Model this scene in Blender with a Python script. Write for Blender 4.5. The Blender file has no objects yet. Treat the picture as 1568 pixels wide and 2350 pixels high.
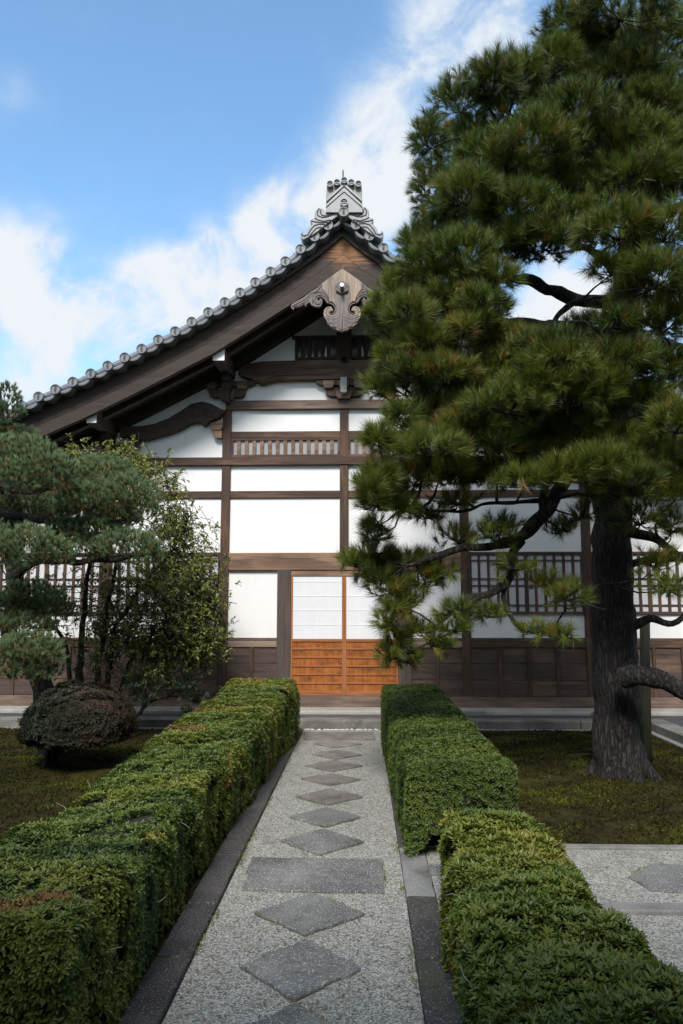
import bpy, bmesh, math, random
import numpy as np
from mathutils import Vector, Matrix, noise, geometry

random.seed(7)
RNG = np.random.default_rng(11)
scene = bpy.context.scene
COL = scene.collection
R = math.radians

# ------------------------------------------------------------------ camera
FPX = 1677.0                       # focal length in units of a 1568 x 2350 picture
CAMP = Vector((0.30, 0.0, 1.75))
PITCH, YAW = R(7.37), R(1.64)
cam = bpy.data.cameras.new("camera")
cam.sensor_fit = 'VERTICAL'; cam.sensor_height = 36.0
cam.lens = 36.0 * FPX / 2350.0
cam.clip_start = 0.05; cam.clip_end = 3000
camo = bpy.data.objects.new("camera", cam); COL.objects.link(camo)
camo.location = CAMP
camo.rotation_euler = (math.pi / 2 + PITCH, 0, YAW)
scene.camera = camo

_fh = Vector((-math.sin(YAW), math.cos(YAW), 0))
_rt = Vector((math.cos(YAW), math.sin(YAW), 0))
_fw = _fh * math.cos(PITCH) + Vector((0, 0, math.sin(PITCH)))
_up = _rt.cross(_fw)

def ray(px, py):
    return _fw + _rt * ((px - 784.0) / FPX) - _up * ((py - 1175.0) / FPX)

def at(px, py, Y):
    "point of the plane y = Y"
    d = ray(px, py)
    return CAMP + d * (Y / d.y)

def gnd(px, py, z=0.0):
    "point of the plane z"
    d = ray(px, py)
    return CAMP + d * ((z - CAMP.z) / d.z)

# ------------------------------------------------------------------ sun, sky
SUN_DIR = Vector((-0.08, -0.72, 0.74)).normalized()      # towards the sun
SUN_EL = math.asin(SUN_DIR.z)
SUN_ROT = math.atan2(SUN_DIR.x, SUN_DIR.y)
sun = bpy.data.lights.new("sun", 'SUN')
sun.energy = 4.25; sun.angle = R(17); sun.color = (1.0, 0.955, 0.90)
suno = bpy.data.objects.new("sun", sun); COL.objects.link(suno)
suno.rotation_euler = (-SUN_DIR).to_track_quat('-Z', 'Y').to_euler()
suno.location = SUN_DIR * 60

scene.view_settings.view_transform = 'Standard'
scene.view_settings.look = 'None'
scene.view_settings.exposure = 0.0
scene.view_settings.gamma = 1.0

world = bpy.data.worlds.new("World"); scene.world = world
world.use_nodes = True
def build_world():
    nt = world.node_tree; N = nt.nodes; L = nt.links
    N.clear()
    out = N.new('ShaderNodeOutputWorld'); bg = N.new('ShaderNodeBackground')
    bg.inputs['Strength'].default_value = 0.15
    L.new(bg.outputs[0], out.inputs[0])
    sky = N.new('ShaderNodeTexSky'); sky.sky_type = 'NISHITA'; sky.sun_disc = False
    sky.sun_elevation = SUN_EL; sky.sun_rotation = SUN_ROT
    sky.air_density = 1.0; sky.dust_density = 0.6; sky.ozone_density = 2.0
    tc = N.new('ShaderNodeTexCoord')
    def math_(op, a, b=None, c=None):
        n = N.new('ShaderNodeMath'); n.operation = op
        for i, v in enumerate((a, b, c)):
            if v is None: continue
            if isinstance(v, (int, float)): n.inputs[i].default_value = v
            else: L.new(v, n.inputs[i])
        return n.outputs[0]
    total = None
    blobs = [(1000, -10, .06, .42), (1130, 60, .06, .5), (960, 170, .055, .5), (860, 330, .065, .72), (885, 450, .055, .85), (1200, 0, .05, .35),
             (700, 530, .055, .85), (600, 580, .05, .8), (490, 620, .05, .8), (390, 660, .045, .75), (560, 680, .07, .9),
             (250, 730, .06, 1.0), (140, 780, .05, .95), (80, 690, .04, .75), (30, 590, .05, .9), (40, 920, .05, .8), (330, 700, .05, .5), (440, 640, .04, .4),
             (620, 450, .025, .32), (110, 545, .03, .4), (30, 215, .025, .25), (780, 440, .05, .45), (330, 620, .03, .4),
             (1300, 760, .12, 1.0), (1500, 600, .09, .2)]
    dirs = [(ray(px, py).normalized(), r, w) for px, py, r, w in blobs]
    dirs += [(Vector((0.2, -1, .45)).normalized(), .9, .95), (Vector((-1, -.1, .5)).normalized(), .6, .7), (Vector((1, 0, .5)).normalized(), .6, .7), (Vector((0, -.15, 1)).normalized(), .45, .6)]  # unseen clouds added behind, beside and overhead for soft neutral fill
    for d, r, w in dirs:
        dot = N.new('ShaderNodeVectorMath'); dot.operation = 'DOT_PRODUCT'
        L.new(tc.outputs['Generated'], dot.inputs[0]); dot.inputs[1].default_value = d
        e = math_('MULTIPLY_ADD', dot.outputs['Value'], 2.0 / (r * r), -2.0 / (r * r))
        g = math_('MULTIPLY', math_('EXPONENT', e), w)
        total = g if total is None else math_('ADD', total, g)
    total = math_('MINIMUM', total, 1.0)
    nz = N.new('ShaderNodeTexNoise'); nz.inputs['Scale'].default_value = 10.5
    nz.inputs['Detail'].default_value = 9.0; nz.inputs['Roughness'].default_value = 0.60
    nz.inputs['Distortion'].default_value = 0.35
    L.new(tc.outputs['Generated'], nz.inputs['Vector'])
    n = math_('SUBTRACT', nz.outputs['Fac'], 0.5)
    v = math_('MULTIPLY_ADD', math_('MULTIPLY', n, math_('MULTIPLY_ADD', total, 2.6, .55)), 1.0, total)
    mr = N.new('ShaderNodeMapRange'); mr.interpolation_type = 'SMOOTHSTEP'
    mr.inputs['From Min'].default_value = 0.05; mr.inputs['From Max'].default_value = 1.1
    L.new(v, mr.inputs['Value'])
    # thin parts of the clouds are a little greyer
    ramp = N.new('ShaderNodeValToRGB')
    ramp.color_ramp.elements[0].color = (4.0, 5.1, 6.3, 1); ramp.color_ramp.elements[1].color = (5.75, 6.05, 6.35, 1)
    L.new(mr.outputs[0], ramp.inputs['Fac'])
    tintn = N.new('ShaderNodeMix'); tintn.data_type = 'RGBA'; tintn.blend_type = 'MULTIPLY'
    tintn.inputs['Factor'].default_value = 1.0
    L.new(sky.outputs[0], tintn.inputs['A']); tintn.inputs['B'].default_value = SKY_TINT
    mix = N.new('ShaderNodeMix'); mix.data_type = 'RGBA'
    L.new(mr.outputs[0], mix.inputs['Factor'])
    L.new(tintn.outputs['Result'], mix.inputs['A']); L.new(ramp.outputs[0], mix.inputs['B'])
    L.new(mix.outputs['Result'], bg.inputs['Color'])
SKY_TINT = (1.72, 2.06, 2.06, 1)
build_world()

# ------------------------------------------------------------------ materials
def mat(name):
    m = bpy.data.materials.new(name); m.use_nodes = True
    nt = m.node_tree
    return m, nt, nt.nodes, nt.links, nt.nodes['Principled BSDF']

def nd(nt, kind, **kw):
    n = nt.nodes.new(kind)
    for k, v in kw.items():
        if hasattr(n, k) and k not in n.inputs: setattr(n, k, v)
        else: n.inputs[k].default_value = v
    return n

def ramp(nt, fac, stops):
    r = nt.nodes.new('ShaderNodeValToRGB')
    el = r.color_ramp.elements
    while len(el) < len(stops): el.new(0.5)
    for e, (p, c) in zip(el, stops):
        e.position = p; e.color = (*c, 1)
    nt.links.new(fac, r.inputs['Fac'])
    return r.outputs['Color']

def coords(nt, scale=(1, 1, 1), kind='Object', rnd=True):
    tc = nt.nodes.new('ShaderNodeTexCoord')
    mp = nt.nodes.new('ShaderNodeMapping'); mp.inputs['Scale'].default_value = scale
    src = tc.outputs[kind]
    if rnd:
        oi = nt.nodes.new('ShaderNodeObjectInfo')
        sc = nt.nodes.new('ShaderNodeVectorMath'); sc.operation = 'MULTIPLY_ADD'
        cb = nt.nodes.new('ShaderNodeCombineXYZ')
        for i in range(3): nt.links.new(oi.outputs['Random'], cb.inputs[i])
        sc.inputs[1].default_value = (13.0, 7.0, 17.0)
        nt.links.new(cb.outputs[0], sc.inputs[0]); nt.links.new(src, sc.inputs[2])
        src = sc.outputs[0]
    nt.links.new(src, mp.inputs['Vector'])
    return mp.outputs[0]

def noise_n(nt, vec, scale, detail=5, rough=.6, dist=0.0):
    n = nd(nt, 'ShaderNodeTexNoise', Scale=scale, Detail=detail, Roughness=rough, Distortion=dist)
    nt.links.new(vec, n.inputs['Vector'])
    return n.outputs['Fac']

def bump(nt, bsdf, h, strength=.3, dist=.01):
    b = nd(nt, 'ShaderNodeBump', Strength=strength, Distance=dist)
    nt.links.new(h, b.inputs['Height']); nt.links.new(b.outputs[0], bsdf.inputs['Normal'])

def mixc(nt, fac, a, b, mode='MIX'):
    m = nt.nodes.new('ShaderNodeMix'); m.data_type = 'RGBA'; m.blend_type = mode
    for s, v in (('Factor', fac), ('A', a), ('B', b)):
        if isinstance(v, (int, float)): m.inputs[s].default_value = v
        elif isinstance(v, tuple): m.inputs[s].default_value = (*v, 1)
        else: nt.links.new(v, m.inputs[s])
    return m.outputs['Result']

def wood(name, dark, mid, worn, axis='x', worn_amt=.55, rough=.75, grain=1.0):
    m, nt, N, L, b = mat(name)
    apex = name == 'bargeboard timber'
    sc = {'x': (.7, 14, 14), 'z': (14, 14, .7), 'y': (14, .7, 14)}[axis]
    v = coords(nt, sc)
    g = noise_n(nt, v, 2.2 * grain, 8, .65, .4)
    big = noise_n(nt, coords(nt, {'x': (.6, 2, 3), 'z': (3, 2, .6), 'y': (2, .6, 2)}[axis]), 1.3, 4, .6)
    c = ramp(nt, g, [(.25, dark), (.55, mid), (.8, tuple(x * 1.25 for x in mid))])
    w = nd(nt, 'ShaderNodeMapRange'); w.inputs['From Min'].default_value = worn_amt; w.inputs['From Max'].default_value = worn_amt + .20
    L.new(big, w.inputs['Value'])
    wf = nt.nodes.new('ShaderNodeMath'); wf.operation = 'MULTIPLY'
    L.new(w.outputs[0], wf.inputs[0]); L.new(g, wf.inputs[1])
    c = mixc(nt, wf.outputs[0], c, worn)
    if apex:                       # bare orange wood where the two boards meet
        tc = nt.nodes.new('ShaderNodeTexCoord')
        ds = nt.nodes.new('ShaderNodeVectorMath'); ds.operation = 'DISTANCE'
        L.new(tc.outputs['Object'], ds.inputs[0]); ds.inputs[1].default_value = (.12, BARE_Y, BARE_Z)
        ad = nt.nodes.new('ShaderNodeMath'); ad.operation = 'MULTIPLY_ADD'; ad.inputs[1].default_value = 1.3; L.new(g, ad.inputs[0]); L.new(ds.outputs['Value'], ad.inputs[2])
        rf = ramp(nt, ad.outputs[0], [(.72, (1, 1, 1)), (1.0, (0, 0, 0))])
        c = mixc(nt, rf, c, (.30, .135, .055))
    L.new(c, b.inputs['Base Color']); b.inputs['Roughness'].default_value = rough
    bump(nt, b, g, .35, .006)
    return m

BARE_Y, BARE_Z = -1.05, at(793, 575, 10.94).z
M = {}
M['wood_x'] = wood('dark weathered timber', (.019, .010, .006), (.078, .042, .028), (.29, .165, .10), 'x', .5)
M['wood_z'] = wood('dark weathered upright timber', (.018, .010, .007), (.070, .040, .027), (.26, .115, .055), 'z', .52)
M['wood_y'] = wood('dark weathered timber along y', (.022, .014, .010), (.07, .045, .034), (.13, .085, .06), 'y', .56)
M['wood_grey'] = wood('grey worn timber', (.045, .031, .025), (.14, .095, .075), (.40, .28, .20), 'x', .46)
M['wood_lintel'] = wood('worn lintel timber', (.045, .028, .020), (.17, .10, .065), (.48, .30, .19), 'x', .42)
M['wood_light'] = wood('light worn rail', (.16, .115, .09), (.30, .22, .17), (.42, .31, .23), 'x', .5)
M['wood_jamb'] = wood('grey door jamb', (.026, .020, .018), (.085, .064, .054), (.17, .12, .09), 'z', .55)
M['wood_board'] = wood('bargeboard timber', (.014, .009, .007), (.045, .029, .022), (.22, .15, .10), 'x', .62)
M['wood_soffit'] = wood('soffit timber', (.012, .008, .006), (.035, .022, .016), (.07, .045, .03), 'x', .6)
M['wood_vent'] = wood('vent timber', (.014, .009, .007), (.05, .026, .017), (.09, .045, .03), 'z', .6)
M['wainscot'] = wood('weathered wainscot board', (.020, .013, .010), (.085, .056, .045), (.29, .18, .12), 'x', .5)
M['pendant'] = wood('pale weathered pendant wood', (.055, .044, .040), (.30, .235, .19), (.60, .44, .30), 'z', .42, grain=2.0)
M['pendant_dark'] = wood('grey carved wood', (.05, .042, .042), (.17, .145, .14), (.34, .27, .22), 'z', .5)
M['orange_rail'] = wood('orange sliding door rail', (.16, .055, .018), (.34, .125, .045), (.48, .22, .10), 'x', .6)
M['orange_stile'] = wood('orange sliding door stile', (.16, .055, .018), (.36, .135, .045), (.46, .21, .09), 'z', .6)

def door_board():
    m, nt, N, L, b = mat('stained orange door board')
    g = noise_n(nt, coords(nt, (9, 9, 1.2)), 2.5, 6, .6)
    blot = noise_n(nt, coords(nt, (3.5, 3, 6)), 1.5, 4, .6, .5)
    c = ramp(nt, g, [(.3, (.24, .072, .015)), (.7, (.48, .16, .034))])
    f = ramp(nt, blot, [(.46, (0, 0, 0)), (.75, (.8, .8, .8))])
    c = mixc(nt, f, c, (.085, .028, .010))
    L.new(c, b.inputs['Base Color']); b.inputs['Roughness'].default_value = .42
    return m
M['door_board'] = door_board()

def plaster():
    m, nt, N, L, b = mat('white lime plaster')
    n = noise_n(nt, coords(nt, (1, 1, 1)), 1.3, 6, .6)
    c = ramp(nt, n, [(.3, (.83, .83, .825)), (.7, (.89, .89, .885))])
    st = noise_n(nt, coords(nt, (7, 1, .8)), 1.6, 6, .65, .3)
    c = mixc(nt, .38, c, ramp(nt, st, [(.55, (1, 1, 1)), (.80, (.80, .785, .755))]), 'MULTIPLY')
    L.new(c, b.inputs['Base Color']); b.inputs['Roughness'].default_value = .9
    bump(nt, b, noise_n(nt, coords(nt), 60, 4), .06, .004)
    return m
M['plaster'] = plaster()

def simple(name, col, rough=.6, var=.25, scale=8, bumpk=0.0, spec=.5, metal=0.0):
    m, nt, N, L, b = mat(name)
    n = noise_n(nt, coords(nt), scale, 6, .6)
    c = ramp(nt, n, [(.25, tuple(x * (1 - var) for x in col)), (.75, tuple(x * (1 + var) for x in col))])
    L.new(c, b.inputs['Base Color']); b.inputs['Roughness'].default_value = rough
    b.inputs['Specular IOR Level'].default_value = spec; b.inputs['Metallic'].default_value = metal
    if bumpk: bump(nt, b, n, bumpk, .01)
    return m
M['paper'] = simple('white shoji paper', (.77, .77, .80), .9, .03)
M['paper_grid'] = simple('paper backed lattice', (.815, .815, .83), .9, .02)
M['white_cap'] = simple('white painted timber end', (.84, .85, .84), .7, .05)
M['nose'] = simple('grey painted bracket nose', (.42, .42, .40), .7, .25)
M['tile'] = simple('silver grey roof tile', (.16, .17, .185), .38, .28, 9, .1, .5)
M['tile_face'] = simple('silver grey tile disc', (.20, .21, .22), .5, .16, 12, 0, .5)
M['tile_dark'] = simple('dark inscription', (.045, .045, .05), .7, .1)
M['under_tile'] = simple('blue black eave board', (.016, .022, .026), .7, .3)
M['ridge'] = simple('grey mossy ridge clay', (.20, .195, .175), .42, .3, 9, .1)
M['ridge_light'] = simple('pale ridge clay', (.28, .285, .29), .45, .2, 9)
M['iron'] = simple('black iron', (.02, .02, .025), .5, .1)
M['window_pane'] = simple('pale window paper', (.68, .68, .71), .6, .05, 3)
M['dark_glass'] = simple('dark pane', (.02, .022, .028), .15, .1, 3, 0, .5)

def glass_pane():
    m, nt, N, L, b = mat('blue grey window pane')
    n = noise_n(nt, coords(nt, (1, 1, 1)), 1.2, 3)
    c = ramp(nt, n, [(.35, (.16, .20, .26)), (.6, (.36, .35, .36))])
    L.new(c, b.inputs['Base Color']); b.inputs['Roughness'].default_value = .15
    return m
M['pane'] = glass_pane()

def stone(name, c0, c1, c2, speck=(.55, .56, .55), speck_amt=.70, moss=0.0, scale=1.0, bumps=.35):
    m, nt, N, L, b = mat(name)
    v = coords(nt)
    big = noise_n(nt, v, 2.2 * scale, 6, .65, .3)
    fine = noise_n(nt, v, 55 * scale, 4, .7)
    c = ramp(nt, big, [(.3, c0), (.5, c1), (.72, c2)])
    sp = ramp(nt, noise_n(nt, v, 110 * scale, 2, .8), [(speck_amt - .06, (0, 0, 0)), (speck_amt, (1, 1, 1))])
    c = mixc(nt, sp, c, speck)
    c = mixc(nt, .5, c, ramp(nt, fine, [(.3, (.35, .35, .35)), (.7, (1, 1, 1))]), 'MULTIPLY')
    if moss:
        mf = ramp(nt, noise_n(nt, v, 3.5, 7, .7), [(.62 - moss * .2, (0, 0, 0)), (.80 - moss * .2, (1, 1, 1))])
        c = mixc(nt, mf, c, (.045, .055, .018))
    L.new(c, b.inputs['Base Color']); b.inputs['Roughness'].default_value = .8
    bump(nt, b, fine, bumps, .006)
    return m
M['kerb_dark'] = stone('dark granite kerb', (.020, .018, .020), (.044, .040, .041), (.088, .080, .078), (.30, .29, .285), .65, .4)
M['kerb_pale'] = stone('pale granite kerb', (.15, .15, .145), (.25, .25, .24), (.32, .315, .30), (.5, .5, .5), .72, .1)
M['paver'] = stone('grey paving stone', (.062, .062, .060), (.15, .15, .143), (.27, .27, .255), (.55, .55, .52), .64, .22)
M['paver_warm'] = stone('warm grey paving stone', (.10, .088, .078), (.20, .18, .16), (.30, .275, .25), (.5, .48, .45), .68, .2)
M['terrace_stone'] = stone('pale terrace stone', (.30, .29, .26), (.42, .405, .37), (.55, .53, .48), (.6, .6, .58), .75, 0, .8)
M['kerb_terrace'] = stone('lichen grey terrace kerb', (.09, .085, .075), (.19, .18, .16), (.31, .30, .27), (.5, .5, .47), .72, .25)

def terrace_tiles():
    m, nt, N, L, b = mat('slate terrace tiles laid in diamonds')
    tc = nt.nodes.new('ShaderNodeTexCoord')
    mp = nd(nt, 'ShaderNodeMapping'); mp.inputs['Rotation'].default_value = (0, 0, R(45)); mp.inputs['Scale'].default_value = (3.3, 3.3, 3.3)
    L.new(tc.outputs['Object'], mp.inputs['Vector'])
    br = nd(nt, 'ShaderNodeTexBrick', offset=0.0); br.inputs['Scale'].default_value = 1
    br.inputs['Brick Width'].default_value = 1; br.inputs['Row Height'].default_value = 1
    br.inputs['Mortar Size'].default_value = .022
    br.inputs['Color1'].default_value = (.05, .052, .062, 1); br.inputs['Color2'].default_value = (.085, .085, .095, 1)
    br.inputs['Mortar'].default_value = (.17, .17, .17, 1)
    L.new(mp.outputs[0], br.inputs['Vector'])
    n = noise_n(nt, coords(nt), 3, 6)
    c = mixc(nt, .6, br.outputs['Color'], ramp(nt, n, [(.3, (.5, .5, .5)), (.7, (1, 1, 1))]), 'MULTIPLY')
    L.new(c, b.inputs['Base Color']); b.inputs['Roughness'].default_value = .5
    return m
M['terrace_tiles'] = terrace_tiles()

def gravel():
    m, nt, N, L, b = mat('pale grey gravel')
    v = coords(nt, rnd=False)
    vo = nd(nt, 'ShaderNodeTexVoronoi', Scale=110); L.new(v, vo.inputs['Vector'])
    sep = nt.nodes.new('ShaderNodeSeparateColor'); L.new(vo.outputs['Color'], sep.inputs[0])
    c = ramp(nt, sep.outputs[0], [(.0, (.15, .148, .138)), (.28, (.37, .365, .335)), (.7, (.52, .515, .47)), (1, (.68, .67, .62))])
    edge = ramp(nt, vo.outputs['Distance'], [(.25, (1, 1, 1)), (.75, (.4, .4, .39))])
    c = mixc(nt, .8, c, edge, 'MULTIPLY')
    dirt = ramp(nt, noise_n(nt, v, 2.3, 8, .7, .4), [(.56, (0, 0, 0)), (.74, (1, 1, 1))])
    c = mixc(nt, .55, c, ramp(nt, noise_n(nt, v, 5.5, 7, .7, .3), [(.3, (.62, .60, .55)), (.65, (1, 1, 1))]), 'MULTIPLY')
    dm = nt.nodes.new('ShaderNodeMath'); dm.operation = 'MULTIPLY'; L.new(dirt, dm.inputs[0]); dm.inputs[1].default_value = .6
    c = mixc(nt, dm.outputs[0], c, (.10, .095, .055))
    L.new(c, b.inputs['Base Color']); b.inputs['Roughness'].default_value = .9
    inv = nt.nodes.new('ShaderNodeMath'); inv.operation = 'SUBTRACT'; inv.inputs[0].default_value = 1; L.new(vo.outputs['Distance'], inv.inputs[1])
    bump(nt, b, inv.outputs[0], .8, .008)
    return m
M['gravel'] = gravel()

def moss():
    m, nt, N, L, b = mat('moss ground')
    v = coords(nt, rnd=False)
    big = noise_n(nt, v, .9, 8, .65, .5)
    c = ramp(nt, big, [(.30, (.022, .019, .009)), (.45, (.050, .042, .016)), (.55, (.058, .056, .012)), (.72, (.10, .10, .012))])
    f = noise_n(nt, v, 70, 5, .75)
    md = noise_n(nt, v, 11, 6, .7, .6)
    c = mixc(nt, .8, c, ramp(nt, md, [(.32, (.3, .28, .22)), (.68, (1.5, 1.5, 1.3))]), 'MULTIPLY')
    c = mixc(nt, .7, c, ramp(nt, f, [(.3, (.3, .3, .3)), (.7, (1, 1, 1))]), 'MULTIPLY')
    L.new(c, b.inputs['Base Color']); b.inputs['Roughness'].default_value = 1
    b.inputs['Specular IOR Level'].default_value = .1
    bump(nt, b, f, .7, .015)
    return m
M['moss'] = moss()

def bark(name, c0, c1, lichen, scale=1.0):
    m, nt, N, L, b = mat(name)
    v = coords(nt, (15 * scale, 15 * scale, 2.6 * scale))
    vo = nd(nt, 'ShaderNodeTexVoronoi', Scale=1.6, feature='DISTANCE_TO_EDGE')
    wob = nt.nodes.new('ShaderNodeVectorMath'); wob.operation = 'ADD'
    nz = nd(nt, 'ShaderNodeTexNoise', Scale=1.4, Detail=5); L.new(v, nz.inputs['Vector'])
    L.new(v, wob.inputs[0]); L.new(nz.outputs['Color'], wob.inputs[1])
    L.new(wob.outputs[0], vo.inputs['Vector'])
    n = noise_n(nt, v, 4, 6, .7)
    h = nt.nodes.new('ShaderNodeMath'); h.operation = 'MULTIPLY_ADD'; L.new(n, h.inputs[0]); h.inputs[1].default_value = .35
    mr = nd(nt, 'ShaderNodeMapRange'); mr.inputs['From Max'].default_value = .28; L.new(vo.outputs['Distance'], mr.inputs['Value'])
    L.new(mr.outputs[0], h.inputs[2])
    c = ramp(nt, h.outputs[0], [(.1, tuple(x * .3 for x in c0)), (.45, c0), (1.0, c1)])
    lf = ramp(nt, noise_n(nt, coords(nt, (3, 3, 1)), 3.2 * scale, 7, .7), [(.60, (0, 0, 0)), (.72, (1, 1, 1))])
    c = mixc(nt, lf, c, lichen)
    L.new(c, b.inputs['Base Color']); b.inputs['Roughness'].default_value = .95
    bump(nt, b, h.outputs[0], 1.0, .03)
    return m
M['bark'] = bark('pine bark', (.019, .015, .014), (.045, .037, .034), (.10, .10, .096))
M['bark_dark'] = bark('dark pine bark', (.014, .011, .010), (.034, .028, .025), (.06, .062, .056))
M['bark_grey'] = bark('grey smooth bark', (.030, .026, .021), (.062, .056, .045), (.13, .135, .10), 2)

def leaf(name, stops, rough=.5, transl=.22, spec=.4):
    m, nt, N, L, b = mat(name)
    a = nd(nt, 'ShaderNodeAttribute'); a.attribute_name = 'tint'
    c = ramp(nt, a.outputs['Fac'], stops)
    L.new(c, b.inputs['Base Color']); b.inputs['Roughness'].default_value = rough
    b.inputs['Specular IOR Level'].default_value = spec
    if transl:
        t = nt.nodes.new('ShaderNodeBsdfTranslucent'); L.new(c, t.inputs['Color'])
        mx = nt.nodes.new('ShaderNodeMixShader'); mx.inputs[0].default_value = transl
        L.new(b.outputs[0], mx.inputs[1]); L.new(t.outputs[0], mx.inputs[2])
        L.new(mx.outputs[0], N['Material Output'].inputs['Surface'])
    return m
M['needle'] = leaf('black pine needles', [(0, (.016, .035, .007)), (.35, (.076, .122, .015)), (.6, (.145, .182, .022)), (.8, (.20, .195, .030)), (.9, (.26, .16, .03)), (1, (.20, .10, .03))], .42, .2)
M['needle_blue'] = leaf('blue green pine needles', [(0, (.030, .054, .024)), (.4, (.120, .188, .090)), (.75, (.24, .325, .165)), (.88, (.22, .22, .07)), (.93, (.27, .14, .03)), (1, (.22, .10, .025))], .45, .15)
M['azalea'] = leaf('azalea leaves', [(0, (.026, .046, .012)), (.3, (.080, .124, .022)), (.55, (.142, .178, .026)), (.75, (.21, .215, .034)), (.9, (.25, .19, .035)), (1, (.18, .085, .03))], .45, .2)
M['box_leaf'] = leaf('box hedge leaves', [(0, (.028, .050, .010)), (.5, (.090, .132, .020)), (.8, (.145, .170, .026)), (1, (.20, .19, .04))], .45, .2)
M['brown_leaf'] = leaf('brown tinged leaves', [(0, (.008, .014, .006)), (.4, (.018, .024, .009)), (.72, (.055, .030, .015)), (1, (.10, .048, .024))], .6, .1)
M['broadleaf'] = leaf('osmanthus leaves', [(0, (.045, .060, .018)), (.5, (.14, .165, .038)), (.8, (.23, .24, .055)), (1, (.30, .28, .07))], .4, .2)
M['dark_leaf'] = leaf('dark shrub leaves', [(0, (.012, .024, .012)), (1, (.035, .055, .025))], .5, .1)
M['moss_blade'] = leaf('moss', [(0, (.014, .012, .006)), (.35, (.034, .028, .010)), (.55, (.045, .046, .010)), (.8, (.080, .102, .013)), (1, (.12, .12, .016))], .9, .1, .1)
M['twigs'] = simple('dark twigs', (.014, .015, .008), .9, .4, 20)
M['pale_twig'] = simple('pale dry twig', (.26, .24, .21), .9, .3, 20)
M['dry_leaf'] = leaf('dry fallen leaf', [(0, (.10, .05, .025)), (.6, (.20, .10, .05)), (1, (.30, .22, .10))], .7, 0)
M['pebble'] = simple('white pebble', (.6, .58, .54), .8, .3, 30)
M['prop'] = wood('mossy prop post', (.014, .015, .009), (.045, .042, .026), (.08, .075, .04), 'z', .5)

# ------------------------------------------------------------------ object helpers
def tag(o, label=None, cat=None, group=None, kind=None):
    if label: o['label'] = label
    if cat: o['category'] = cat
    if group: o['group'] = group
    if kind: o['kind'] = kind
    return o

def thing(name, label, cat, loc=(0, 0, 0), group=None):
    o = bpy.data.objects.new(name, None); COL.objects.link(o)
    o.empty_display_size = .3
    o.location = loc
    return tag(o, label, cat, group)

def wloc(o):
    v = Vector((0, 0, 0))
    while o is not None:
        v += o.location; o = o.parent
    return v

def link_mesh(me, name, m, parent, loc=None):
    "verts are in world space; the object sits at loc (or on its parent) and the mesh is moved to match"
    o = bpy.data.objects.new(name, me); COL.objects.link(o)
    base = wloc(parent) if parent else Vector(loc or (0, 0, 0))
    if base.length: me.transform(Matrix.Translation(-base))
    if parent: o.parent = parent
    else: o.location = base
    for mm in (m if isinstance(m, (list, tuple)) else [m]): me.materials.append(mm)
    return o

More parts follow.
